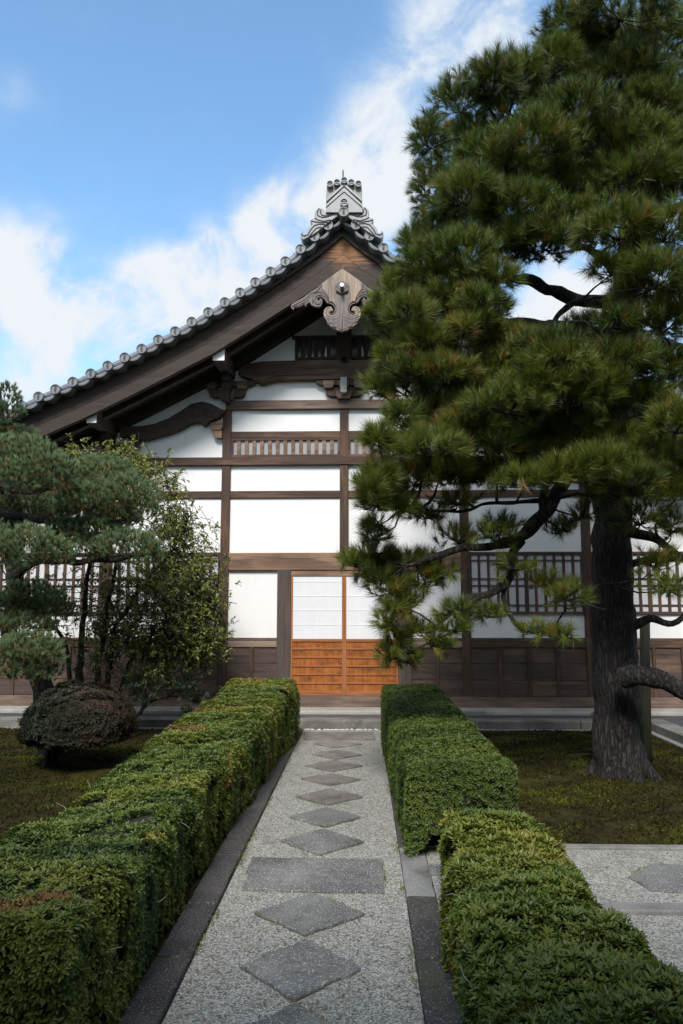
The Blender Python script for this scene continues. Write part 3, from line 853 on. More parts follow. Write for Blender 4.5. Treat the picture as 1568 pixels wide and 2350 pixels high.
# lattice windows of the outer bays
def lattice_window(x0, x1, z0, z1, nbar, hz, pane_m, bar_w, fw=.04, depth=.03, frame_m=None, bar_m=None):
    fr = MB()
    y0, y1 = WY - .045, WY + .02
    fr.box(x0, x1, y0, y1, z1 - fw, z1); fr.box(x0, x1, y0, y1, z0, z0 + fw)
    fr.box(x0, x0 + fw * .8, y0, y1, z0 + fw + .001, z1 - fw - .001); fr.box(x1 - fw * .8, x1, y0, y1, z0 + fw + .001, z1 - fw - .001)
    f = fr.build('window', frame_m or M['wood_x'], hall, bevel=.004)
    box_part('pane', x0 + .01, x1 - .01, WY - .008, WY + .005, z0 + .01, z1 - .01, pane_m, 0, f)
    bars = MB()
    for i in range(1, nbar + 1):
        x = x0 + (x1 - x0) * i / (nbar + 1)
        w = bar_w * (1.5 if (nbar == 11 and i == 6) else 1)
        bars.box(x - w / 2, x + w / 2, WY - .04, WY - .018, z0 + fw * .6, z1 - fw * .6)
    for z in hz: bars.box(x0 + .02, x1 - .02, WY - .034, WY - .020, z - .008, z + .008)
    bars.build('lattice', bar_m or M['wood_z'], f)
    return f
for k in (-3, -2, 1, 2):
    a, c = k * BAY + PW + .001, (k + 1) * BAY - PW - .001
    lattice_window(a, c, zf(1409), zf(1267), 11, [zf(1286), zf(1328), zf(1343.6), zf(1388.5)], M['window_pane'], .042)
for s in (-1, 1):
    a, c = sorted((s * (PW + .001), s * (BAY - PW - .001)))
    lattice_window(a, c, Z_B2b + .002, Z_B1a - .002, 13, [], M['pane'], .06, .045, bar_m=M['orange_dim'] if 'orange_dim' in M else M['wood_lintel'], frame_m=M['wood_x'])

# sliding doors
def sliding_door(x0, x1, y, name_lab):
    z0, z1 = Z_SILL1 + .004, Z_DT - .002
    zp = zf(1466.5)
    fr = MB()
    sw = .034
    fr.box(x0, x0 + sw, y, y + .035, z0, z1); fr.box(x1 - sw, x1, y, y + .035, z0, z1)
    f = fr.build('sliding_door', M['orange_stile'], hall, bevel=.004)
    p = MB(); p.box(x0 + sw, x1 - sw, y + .012, y + .022, zp, z1)
    pp = p.build('paper_panel', M['paper'], f)
    gr = MB()
    for i in range(1, 4):
        x = x0 + sw + (x1 - x0 - 2 * sw) * i / 4; gr.box(x - .005, x + .005, y + .009, y + .0118, zp, z1)
    for i in range(1, 5):
        z = zp + (z1 - zp) * (i - .02) / 4.35; gr.box(x0 + sw, x1 - sw, y + .008, y + .0116, z - .006, z + .006)
    gr.build('paper_lattice', M['paper_grid'], f)
    bd = MB(); bd.box(x0 + sw, x1 - sw, y + .016, y + .028, z0 + .02, zp - .02)
    bd.build('board_panel', M['door_board'], f)
    rl = MB()
    for py in (1470, 1489.5, 1509.5, 1529, 1548.5, 1568.5):
        z = zf(py); h = .022 if py == 1470 else .013
        rl.box(x0 + sw + .001, x1 - sw - .001, y + .002, y + .026, z - h, z + h)
    rl.box(x0 + sw + .001, x1 - sw - .001, y + .002, y + .03, z0, zf(1586))
    rl.build('door_rail', M['orange_rail'], f, bevel=.003)
    return f
sliding_door(JX1 + .002, -.001, WY - .042, 0)
sliding_door(.001, -JX1 - .002, WY - .042, 1)

# upper gable: king post, vent lattice, rainbow beams, brackets
KX = .13
box_part('king_post', -KX, KX, WY - .10, WY + .03, zf(826, 11.9), soff(0) - .05, M['wood_vent'])
def vent(s):
    x0, x1 = xf(672), -KX - .002
    z0, z1 = zf(824), zf(769)
    fr = MB()
    fr.box(x0 - .05, x1, WY - .06, WY + .02, z1 - .055, z1); fr.box(x0, x1, WY - .05, WY + .02, z0, z0 + .05)
    fr.box(x0, x0 + .045, WY - .05, WY + .02, z0 + .051, z1 - .056)
    for i in range(1, 6):
        x = x0 + .045 + (x1 - x0 - .045) * (i - .12) / 6; fr.box(x - .04, x + .03, WY - .04, WY - .004, z0 + .051, z1 - .056)
    pn = MB(); pn.box(x0 + .02, x1, WY - .012, WY + .01, z0 + .02, z1 - .02)
    pl = MB()                                 # pale tapered pieces over the dark pane, low behind the slats
    for cx, w, h in ((.22, .03, .02), (.43, .05, .09), (.60, .05, .16), (.70, .04, .2)):
        x = x0 + (x1 - x0) * (cx + .05)
        pl.prism([(x - w, z0 + .052), (x + w, z0 + .052), (x + w * .6, z0 + .052 + h * .6), (x, z0 + .052 + h)], WY - .0155, WY - .013)
    for mb in (fr, pn, pl):
        if s > 0:
            mb.v = [(-a, c, d) for a, c, d in mb.v]; mb.f = [q[::-1] for q in mb.f]
    f = fr.build('vent_window', M['wood_vent'], hall, bevel=.003)
    pn.build('pane', M['dark_glass'], f); tag(pl.build('pane_patch', M['window_pane'], f), kind='stuff')
vent(-1); vent(1)

def mirror_poly(poly): return [(-x, z) for x, z in poly][::-1]
def pxpoly(px, Y): return [(at(x, y, Y).x, at(x, y, Y).z) for x, y in px]
def spiral(c, r0, r1, a0, turns, y, n=26, sx=1):
    return [(c[0] + sx * (r0 + (r1 - r0) * i / n) * math.cos(a0 + turns * 2 * math.pi * i / n), y, c[1] + (r0 + (r1 - r0) * i / n) * math.sin(a0 + turns * 2 * math.pi * i / n)) for i in range(n + 1)]

# big arched beam under the vent
RY = WY - .14
Z4 = lambda zx, zy: (200.8 + zx * .2195, 860.6 + zy * .2195)
Z2 = lambda zx, zy: (459 + zx * .14636, 774.5 + zy * .14636)
half = pxpoly([(793, 826), (700, 826), (600, 829), (560, 836), (545, 850), (552, 862), (575, 868), (590, 876), (600, 881), (606, 881), (614, 877), (635, 872), (688, 870), (793, 870)], RY)
half[0] = (0, half[0][1]); half[-1] = (0, half[-1][1])
b = MB(); b.prism(half + [(-x, z) for x, z in half[-2:0:-1]], RY, WY + .02)
arch = b.build('arched_beam', M['wood_x'], hall, bevel=.01)
m2 = MB()
for s in (-1, 1):
    c = at(578, 852, RY)
    m2.tube(spiral((s * abs(c.x), c.z), .085, .02, 0, 1.3, RY - .002, sx=s), .008, 5)
    m2.tube([(s * abs(at(x, y, RY).x), RY - .002, at(x, y, RY).z) for x, y in ((612, 868), (640, 862), (690, 860), (760, 860))], .007, 5)
m2.build('carving', M['wood_soffit'], arch)

lower = pxpoly([Z4(*q) for q in [(340, 535), (550, 533), (700, 508), (850, 448), (980, 370), (1080, 300), (1200, 275), (1300, 300), (1380, 345), (1450, 372), (1420, 400),
        (1370, 440), (1330, 460), (1280, 480), (1240, 520), (1210, 530), (1190, 497), (1130, 485), (1070, 505), (980, 560), (850, 610), (720, 645), (620, 675), (600, 668), (580, 680), (540, 660), (520, 640), (340, 640)]], RY)
def shrink_s(s, poly): return poly if s < 0 else mirror_poly(poly)
for s in (-1, 1):
    b = MB(); b.prism(shrink_s(s, lower), RY, WY + .02)
    o = b.build('rainbow_beam', M['wood_y'], hall, bevel=.01)
    c = at(*Z4(1268, 402), RY)
    cm = MB(); cm.tube(spiral((s * abs(c.x), c.z), .09, .015, 2.2, 1.4, RY - .002, sx=-s), .008, 5)
    cm.build('carving', M['wood_soffit'], o)

def rbox(px0, px1, py0, py1, Y):
    p, q = at(px0, py0, Y), at(px1, py1, Y)
    return p.x, q.x, q.z, p.z
def arm_poly(x0, x1, z0, z1, r):
    pts = [(x0, z1), (x1, z1)]
    for i in range(6):
        a = -i * math.pi / 10; pts.append((x1 - r + r * math.cos(a), z0 + r + r * math.sin(a)))
    for i in range(6):
        a = -math.pi / 2 - i * math.pi / 10; pts.append((x0 + r + r * math.cos(a), z0 + r + r * math.sin(a)))
    return pts
def cup(b, x0, x1, z0, z1, y0, y1):
    "bearing block: square above, tapered foot"
    zm = z0 + (z1 - z0) * .42; t = (x1 - x0) * .12
    b.prism([(x0, z1), (x1, z1), (x1, zm), (x1 - t * .8, z0 + (zm - z0) * .35), (x1 - t, z0), (x0 + t, z0), (x0 + t * .8, z0 + (zm - z0) * .35), (x0, zm)], y0, y1)
def bracket_at(cx, side_only=None):
    Y0 = RY
    def bx(a, c, d, e): return (cx + a, cx + c, d, e)
    s = 12 / 1677 * (RY / 12)
    za = zf(870, RY)
    b = MB()
    b.prism([(cx - 68 * s, za), (cx + 68 * s, za), (cx + 66 * s, za - .05), (cx + 55 * s, za - .09), (cx - 55 * s, za - .09), (cx - 66 * s, za - .05)], RY + .03, WY)
    b.prism(arm_poly(cx - 43 * s, cx + 43 * s, zf(908, RY), zf(890, RY), .09), RY + .03, WY)
    o = b.build('bracket', M['wood_x'], hall, bevel=.006)
    c = MB()
    for dx in (-36, 0, 36): cup(c, cx + (dx - 13) * s, cx + (dx + 13) * s, zf(890, RY), zf(873, RY), RY - .02, WY - .002)
    cup(c, cx - 18.5 * s, cx + 18.5 * s, Z_TIE1 + .003, zf(897, RY), RY - .03, WY - .003)
    c.build('bearing_block', M['wood_grey'], o, bevel=.006)
    return o
o = bracket_at(0)
nb = MB(); nb.prism(arm_poly(-.053, .053, zf(905, RY), zf(871, RY), .03), RY - .14, RY - .021)
nb.build('bracket_nose', M['nose'], o, bevel=.012)
fl = MB()
for i in range(6):
    a = i * math.pi / 3; fl.disc((.038 * math.cos(a), zf(829) + .038 * math.sin(a)), .034, RY - .03, RY + .01, 10)
fl.build('flower_boss', M['wood_vent'], arch)
for s in (-1, 1):
    o = bracket_at(s * BAY)
    # small support under the end of the rainbow beam
    r = [at(*Z4(1285, 495), RY), at(*Z4(1410, 568), RY), at(*Z4(1310, 575), RY), at(*Z4(1450, 652), RY)]
    b = MB()
    def sx(v): return v if s < 0 else -v
    x0, x1 = sorted((sx(r[0].x), sx(r[1].x))); cup(b, x0, x1, r[1].z, r[0].z, RY + .01, WY - .002)
    x0, x1 = sorted((sx(r[2].x), s * (BAY + PW + .002)))
    pts = [(x0, r[2].z), (x1, r[2].z), (x1, r[3].z), (x0, r[3].z)]
    q = []
    rr = .09
    cxr = (x0 + rr) if s < 0 else (x1 - rr)
    arc = [(cxr + (-1 if s < 0 else 1) * rr * math.cos(t * math.pi / 10), r[3].z + rr - rr * math.sin(t * math.pi / 10)) for t in range(6)]
    if s < 0: poly = [(x1, r[2].z), (x0, r[2].z)] + arc + [(x1, r[3].z)]
    else: poly = [(x0, r[2].z), (x1, r[2].z)] + arc + [(x0, r[3].z)]
    b.prism(poly, RY + .03, WY)
    b.build('bracket', M['wood_lintel'], hall, bevel=.006)
    # bracket at the low end of the rainbow beam
    p0, p1 = at(*Z4(372, 650), RY), at(*Z4(525, 805), RY)
    b = MB()
    x0, x1 = sorted((sx(p0.x - .25), sx(p1.x)))
    b.prism(arm_poly(x0, x1, p1.z, p0.z - .09, .1), RY + .02, WY); 
    x0, x1 = sorted((sx(p0.x + .1), sx(p1.x + .01)))
    cup(b, x0, x1, p0.z - .10, p0.z, RY - .01, WY - .002)
    b.build('bracket', M['wood_x'], hall, bevel=.006)
    # purlins with white painted ends
    for (cx0, cx1, cyb, arm) in ((488, 516, 828, True), (198, 222, 971, False)):
        PYF = BY + .09
        q0, q1 = at(cx0, cyb, PYF), at(cx1, cyb, PYF)
        x0, x1 = sorted((sx(q0.x), sx(q1.x)))
        zb = q0.z; zt = bb(max(abs(x0), abs(x1))) + .16
        pu = MB(); pu.box(x0, x1, PYF, WY + .1, zb, zt)
        po = pu.build('purlin', M['wood_y'], hall, bevel=.006)
        cp = MB(); cp.box(x0 + .004, x1 - .004, PYF - .006, PYF - .0005, zb + .004, zt)
        cp.build('end_cap', M['white_cap'], po)
        ab = MB()
        xc = (x0 + x1) / 2
        ab.box(xc - .06, xc + .06, WY - .42, WY, zb - .13, zb - .002)
        cup(ab, xc - .075, xc + .075, zb - .26, zb - .132, WY - .34, WY - .16)
        ab.prism(arm_poly(xc - .05, xc + .05, zb - .46, zb - .262, .03), WY - .32, WY)
        ab.build('bracket_arm', M['wood_vent'], po, bevel=.006)

# bargeboards and soffit
lighter = (.0)
for s in (-1, 1):
    mid = lambda x: bb(x) + (bt(x) - bb(x)) * .46
    o = band('bargeboard', M['wood_board'], hall, bt, lambda x: mid(x) + .012, BY + .012, BY + .09, s)
    band('lower_board', M['wood_board'], o, mid, lambda x: bb(x) + .035, BY, BY + .09, s)
    band('bottom_bead', M['wood_board'], o, lambda x: bb(x) + .031, bb, BY - .012, BY + .09, s)
    band('top_molding', M['wood_y'], o, lambda x: bt(x) + .065, lambda x: bt(x) + .004, BY - .035, BY + .09, s)
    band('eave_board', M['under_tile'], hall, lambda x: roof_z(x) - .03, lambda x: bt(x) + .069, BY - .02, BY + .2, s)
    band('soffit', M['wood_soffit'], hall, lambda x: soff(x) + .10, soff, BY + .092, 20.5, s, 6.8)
    band('verge_rafter', M['wood_y'], hall, lambda x: soff(x) - .003, lambda x: soff(x) - .10, 11.28, 11.40, s, 6.6, .15)
    band('wall_plate', M['wood_soffit'], hall, lambda x: soff(x) - .003, lambda x: soff(x) - .16, WY - .16, WY + .01, s, HW, .15)

# tiled roof
roofs = []
for s in (-1, 1):
    roofs.append(band('roof', M['tile'], hall, lambda x: roof_z(x) + .05, lambda x: roof_z(x) - .03, TY + .26, 20.6, s, 6.9))
def tube_curve(b, pts, r, n=10): b.tube(pts, r, n)
for s, ro in zip((-1, 1), roofs):
    b = MB()
    # verge roll running down the slope just behind the discs, in short overlapping tiles
    L_ = [(s * x, roof_z(x)) for x in np.arange(0.12, 6.9, .30)]
    for (xa, za), (xb, zb) in zip(L_, L_[1:]):
        b.tube([(xa, TY + .20, za + .035), (xb + (xb - xa) * .06, TY + .20, zb + .028)], [.058, .064], 12)
    b.build('verge_roll', M['tile'], ro, smooth=False)
    # cover rolls down the slope
    b = MB()
    for y in np.arange(TY + .55, 20.4, .29):
        b.tube([(s * x, y, roof_z(x) + .055) for x in XS[::3]], .065, 6, cap=False)
    b.build('cover_roll', M['tile'], ro, smooth=True)
# ridge
b = MB(); b.box(-.16, .16, TY + .2, 20.6, apex_z - .05, apex_z + .33); b.tube([(0, TY + .2, apex_z + .36), (0, 20.6, apex_z + .36)], .09, 10)
b.build('roof_ridge', M['tile'], hall)

# one verge tile: disc with raised rim and inscription, roll behind it
def verge_tile_mesh():
    b = MB(); r = .080
    b.k = 0
    b.disc((0, 0), r * .99, .012, .30, 20)
    n = 24
    v = []
    for k in range(n):
        a = 2 * math.pi * k / n
        for rr, y in ((r, .02), (r, -.004), (r * .97, -.010), (r * .83, -.010), (r * .79, .004)):
            v.append((rr * math.cos(a), y, rr * math.sin(a)))
    f = []
    for k in range(n):
        o, q = k * 5, ((k + 1) % n) * 5
        for i in range(4): f.append((o + i, o + i + 1, q + i + 1, q + i))
    b.add(v, f)
    b.k = 1
    b.disc((0, 0), r * .80, .003, .011, 20)
    b.k = 2
    def st(x0, z0, x1, z1, w=.0045):
        p, q = Vector((x0, 0, z0)), Vector((x1, 0, z1)); d = (q - p).normalized(); nrm = Vector((-d.z, 0, d.x)) * w
        b.add([(p + nrm)[:], (q + nrm)[:], (q - nrm)[:], (p - nrm)[:]], [(0, 1, 2, 3)])
        b.v[-4:] = [(x, .0012, z) for x, y, z in b.v[-4:]]
    S = [(-.014, .050, -.014, .022), (-.014, .050, -.004, .050), (-.004, .050, -.004, .022), (-.014, .036, -.004, .036), (.006, .048, .016, .048), (.006, .048, .004, .024), (.016, .048, .016, .024), (.006, .036, .016, .036),
         (-.024, .006, .026, .010), (0, .018, -.002, -.004), (.010, .016, .016, .006),
         (-.012, -.008, -.012, -.030), (-.012, -.008, .012, -.008), (.012, -.008, .012, -.030), (-.012, -.019, .012, -.019), (-.012, -.030, .012, -.030),
         (-.018, -.048, -.010, -.038), (0, -.036, .004, -.052), (.004, -.052, .018, -.050), (.018, -.040, .022, -.048)]
    for q in S: st(*q)
    return b
TILE = None
def verge_tile(x, z, parent):
    global TILE
    if TILE is None:
        TILE = verge_tile_mesh().build('verge_tile', [M['tile'], M['tile_face'], M['tile_dark']], None)
        o = TILE
    else:
        o = TILE.copy(); COL.objects.link(o)
    o.parent = parent
    o.location = Vector((x, TY, z)) - wloc(parent)
    return o
CRE = None
def crescent(p, q, parent, s):
    "hanging lip of the pan tile between two discs"
    d = Vector((q[0] - p[0], 0, q[1] - p[1])); L_ = d.length; d.normalize()
    nrm = Vector((-d.z, 0, d.x)) if s > 0 else Vector((d.z, 0, -d.x))
    if nrm.z > 0: nrm = -nrm
    b = MB()
    n = 12
    v = []
    for i in range(n + 1):
        t = i / n
        base = Vector((p[0], 0, p[1])) + d * (L_ * t)
        sag = math.sin(math.pi * t) ** .8
        i0 = base + nrm * (.030 + .035 * sag); i1 = base + nrm * (.045 + .068 * sag); im = base + nrm * (.036 + .050 * sag)
        up = base + nrm * (-.02 + .03 * sag)
        v += [(i0.x, TY + .03, i0.z), (im.x, TY + .018, im.z), (i1.x, TY + .024, i1.z), (i1.x, TY + .30, i1.z), (i0.x, TY + .036, i0.z), (up.x, TY + .20, up.z)]
    f = []
    for i in range(n):
        o = i * 6
        for a, c in ((0, 1), (1, 2), (2, 3), (4, 5)):
            f.append((o + a, o + a + 6, o + c + 6, o + c))
    b.add(v, f)
    return b
for s, ro in zip((-1, 1), roofs):
    cb = MB()
    pts = [(0, apex_z)] + [(s * x, z) for x, z in DISC]
    for i, (x, z) in enumerate(pts):
        if i: verge_tile(x, z, ro)
        if i: 
            c = crescent(pts[i - 1], pts[i], ro, s); cb.add(c.v, c.f)
    cb.build('pan_tile_lip', M['tile_face'], ro)
verge_tile(at(787 + 2.5, 486, TY).x, at(789, 486, TY - .16).z, roofs[0]).location.y -= .16

# ridge-end ornament
OY = TY - .06
ZA = lambda zx, zy: (659.8 + (zx + 4) * .16467, 372.9 + zy * .16467)
def za(pts, Y=OY): return pxpoly([ZA(*p) for p in pts], Y)
orn = MB(); orn.prism(za([(545, 300), (1030, 300), (1045, 700), (530, 700)]), OY, OY + .45)
oo = orn.build('ridge_ornament', M['ridge'], hall, bevel=.008)
ch = MB()
ch.prism(za([(787, 300), (1036, 530), (1036, 562), (787, 345), (541, 562), (541, 530)]), OY - .035, OY - .001)
ch.prism(za([(787, 358), (1040, 592), (1042, 632), (787, 415), (535, 632), (537, 592)]), OY - .022, OY - .001)
ch.build('chevron', M['ridge_light'], oo, bevel=.005)
gl = MB(); gl.prism(za([(787, 425), (960, 572), (1040, 645), (1042, 696), (533, 696), (535, 645), (614, 572)]), OY - .008, OY - .001)
gl.build('gable_face', M['ridge_light'], oo)
def barred_disc(cx, cy, r, Y, parent):
    c = at(*ZA(cx, cy), Y); rr = r * .16467 / FPX * Y
    b = MB(); b.disc((c.x, c.z), rr, Y, Y + .12, 20)
    n = 24; v = []; f = []
    for k in range(n):
        a = 2 * math.pi * k / n
        for q, y in ((rr * 1.0, Y), (rr, Y - .018), (rr * .82, Y - .018), (rr * .80, Y - .001)):
            v.append((c.x + q * math.cos(a), y, c.z + q * math.sin(a)))
    for k in range(n):
        o, q = k * 4, ((k + 1) % n) * 4
        for i in range(3): f.append((o + i, o + i + 1, q + i + 1, q + i))
    b.add(v, f)
    b.k = 1
    for dz in (-.26, .26):
        w = rr * .72
        b.box(c.x - w, c.x + w, Y - .005, Y - .001, c.z + dz * rr - rr * .09, c.z + dz * rr + rr * .09)
    b.build('crest_disc', [M['ridge_light'], M['tile_dark']], parent)
for cx, cy in ((590, 300), (688, 278), (787, 250), (886, 278), (985, 298)): barred_disc(cx, cy, 49, OY - .05, oo)
barred_disc(787, 557, 60, OY - .05, oo)
rod = MB(); c = at(*ZA(772, 200), OY + .05); t = at(*ZA(770, 95), OY + .05)
rod.tube([(c.x, OY + .05, c.z - .1), (c.x, OY + .05, t.z - .03), (c.x, OY + .05, t.z)], [.012, .011, .002], 6)
rod.build('iron_spike', M['iron'], oo)
wing_l = [(700, 705), (600, 702), (535, 700), (518, 690), (500, 650), (460, 626), (420, 630), (390, 660), (375, 700), (378, 770), (320, 793), (314, 830), (340, 862), (300, 890), (275, 930), (252, 985), (226, 1002), (208, 990), (210, 956),
          (186, 975), (178, 1010), (184, 1050), (215, 1078), (330, 1020), (420, 960), (560, 840), (700, 745)]
lines_l = [[(640, 720), (560, 755), (480, 765), (420, 740), (410, 690), (440, 645)], [(610, 722), (540, 745), (480, 735), (455, 700), (462, 660)], [(600, 800), (500, 820), (420, 800), (380, 775)], [(560, 830), (470, 838), (390, 828), (320, 815)],
           [(520, 860), (430, 860), (370, 880), (320, 940), (280, 1010), (225, 1030), (190, 1000)], [(470, 900), (400, 915), (350, 970), (300, 1030)]]
for s in (-1, 1):
    WYY = OY + .03
    poly = za(wing_l, WYY)
    wb = MB(); wb.prism(poly if s < 0 else mirror_poly(poly), WYY, WYY + .22)
    w = wb.build('scroll_wing', M['ridge_light'], oo, bevel=.012)
    lm = MB()
    for ln in lines_l:
        q = za(ln, WYY); lm.tube([((x if s < 0 else -x), WYY - .001, z) for x, z in q], .010, 6)
    lm.build('scroll_groove', M['tile_dark'], w)

# carved gable pendant
GY = BY - .055
ZG = lambda zx, zy: (659.8 + (zx + 12) * .14636, 602.4 + zy * .14636)
def zg(pts, Y=GY): return pxpoly([ZG(*p) for p in pts], Y)
body_l = [(893, 92), (740, 200), (575, 325), (585, 420), (640, 480), (680, 560), (692, 612), (735, 612), (775, 650), (798, 700), (800, 750), (780, 795), (740, 822), (705, 800), (695, 775), (712, 755), (745, 765), (748, 730), (720, 692), (680, 688),
          (635, 708), (604, 755), (600, 815), (620, 870), (650, 897), (652, 945), (700, 980), (715, 1012), (785, 1030), (805, 1052), (870, 1066), (893, 1078)]
wing_g = [(572, 328), (500, 395), (430, 438), (340, 500), (260, 558), (130, 630), (85, 670), (90, 712), (128, 742), (145, 702), (230, 690), (298, 655), (322, 697), (334, 652), (388, 622), (408, 668), (460, 688), (520, 697), (556, 690), (580, 640), (586, 592), (566, 562),
          (535, 553), (540, 590), (512, 588), (496, 568), (520, 545), (560, 540), (610, 570), (650, 632), (682, 640), (690, 605), (672, 545), (640, 490), (584, 425)]
bl = zg(body_l); xc0 = 0.0
off = -(bl[0][0])
bl = [(x + off, z) for x, z in bl]; bl[0] = (0, bl[0][1]); bl[-1] = (0, bl[-1][1])
b = MB(); b.prism(bl + [(-x, z) for x, z in bl[-2:0:-1]], GY, GY + .07)
pend = b.build('gable_pendant', M['pendant'], hall, bevel=.010)
wl = [(x + off, z) for x, z in zg(wing_g, GY + .012)]
for s in (-1, 1):
    b = MB(); b.prism(wl if s < 0 else mirror_poly(wl), GY + .012, GY + .07)
    b.build('pendant_wing', M['pendant_dark'], pend, bevel=.010)
rel = MB()
RL = [([(890, 800), (850, 860), (760, 890), (680, 880), (630, 840)], 1), ([(890, 830), (860, 900), (780, 945), (700, 945), (655, 925)], 1), ([(890, 870), (860, 960), (790, 1010), (715, 1000)], 1), ([(892, 820), (892, 1060)], .8),
      ([(690, 640), (750, 660), (785, 710), (785, 760), (755, 805), (715, 815), (685, 790), (680, 750)], .8), ([(690, 700), (650, 730), (635, 780), (660, 830), (720, 850), (790, 830), (840, 780)], .7)]
WR = [([(690, 600), (640, 530), (560, 495), (480, 520), (455, 580), (480, 640), (530, 650), (555, 610), (545, 575)], .8), ([(660, 540), (600, 470), (520, 455), (440, 490), (420, 560), (440, 630)], .7), ([(560, 350), (500, 440), (400, 480), (300, 580), (150, 650), (110, 690)], .8),
      ([(400, 520), (330, 600), (230, 650), (140, 680)], .7)]
for ln, w in RL + WR:
    q = [(x + off, z) for x, z in zg(ln)]
    yy = GY - .001 if (ln, w) in RL else GY + .010
    for s in (-1, 1): rel.tube([(s * -x, yy, z) for x, z in q], .012 * w, 6)
rel.build('carved_relief', M['pendant_dark'], pend, smooth=True)
low = MB()
q = [(x + off, z) for x, z in zg([(893, 470), (800, 500), (790, 640), (800, 750), (770, 830), (700, 850), (640, 850), (660, 900), (720, 970), (800, 1025), (893, 1060)])]
q[0] = (0, q[0][1]); q[-1] = (0, q[-1][1])
low.prism(q + [(-x, z) for x, z in q[-2:0:-1]], GY - .008, GY + .01)
low.build('grey_leaf', M['pendant_dark'], pend, bevel=.006)
fw_ = MB(); c = at(*ZG(888, 405), GY)
for i in range(6):
    a = math.pi / 6 + i * math.pi / 3; fw_.disc((.068 * math.cos(a) * .9, c.z + .068 * math.sin(a) * .9), .048, GY - .05, GY + .01, 14)
fw_.disc((0, c.z), .06, GY - .06, GY + .01, 14)
fo = fw_.build('flower_boss', M['pendant_dark'], pend, bevel=.012)
kn = MB(); c = at(*ZG(886, 375), GY - .12)
kn.tube([(0, GY - .05, c.z - .03), (0, GY - .13, c.z - .012), (0, GY - .17, c.z)], [.03, .03, .028], 10)
ko = kn.build('boss_pin', M['pendant_dark'], fo)
kc = MB(); kc.disc((0, c.z), .034, GY - .185, GY - .171, 14); kc.build('white_tip', M['white_cap'], fo, bevel=.004)

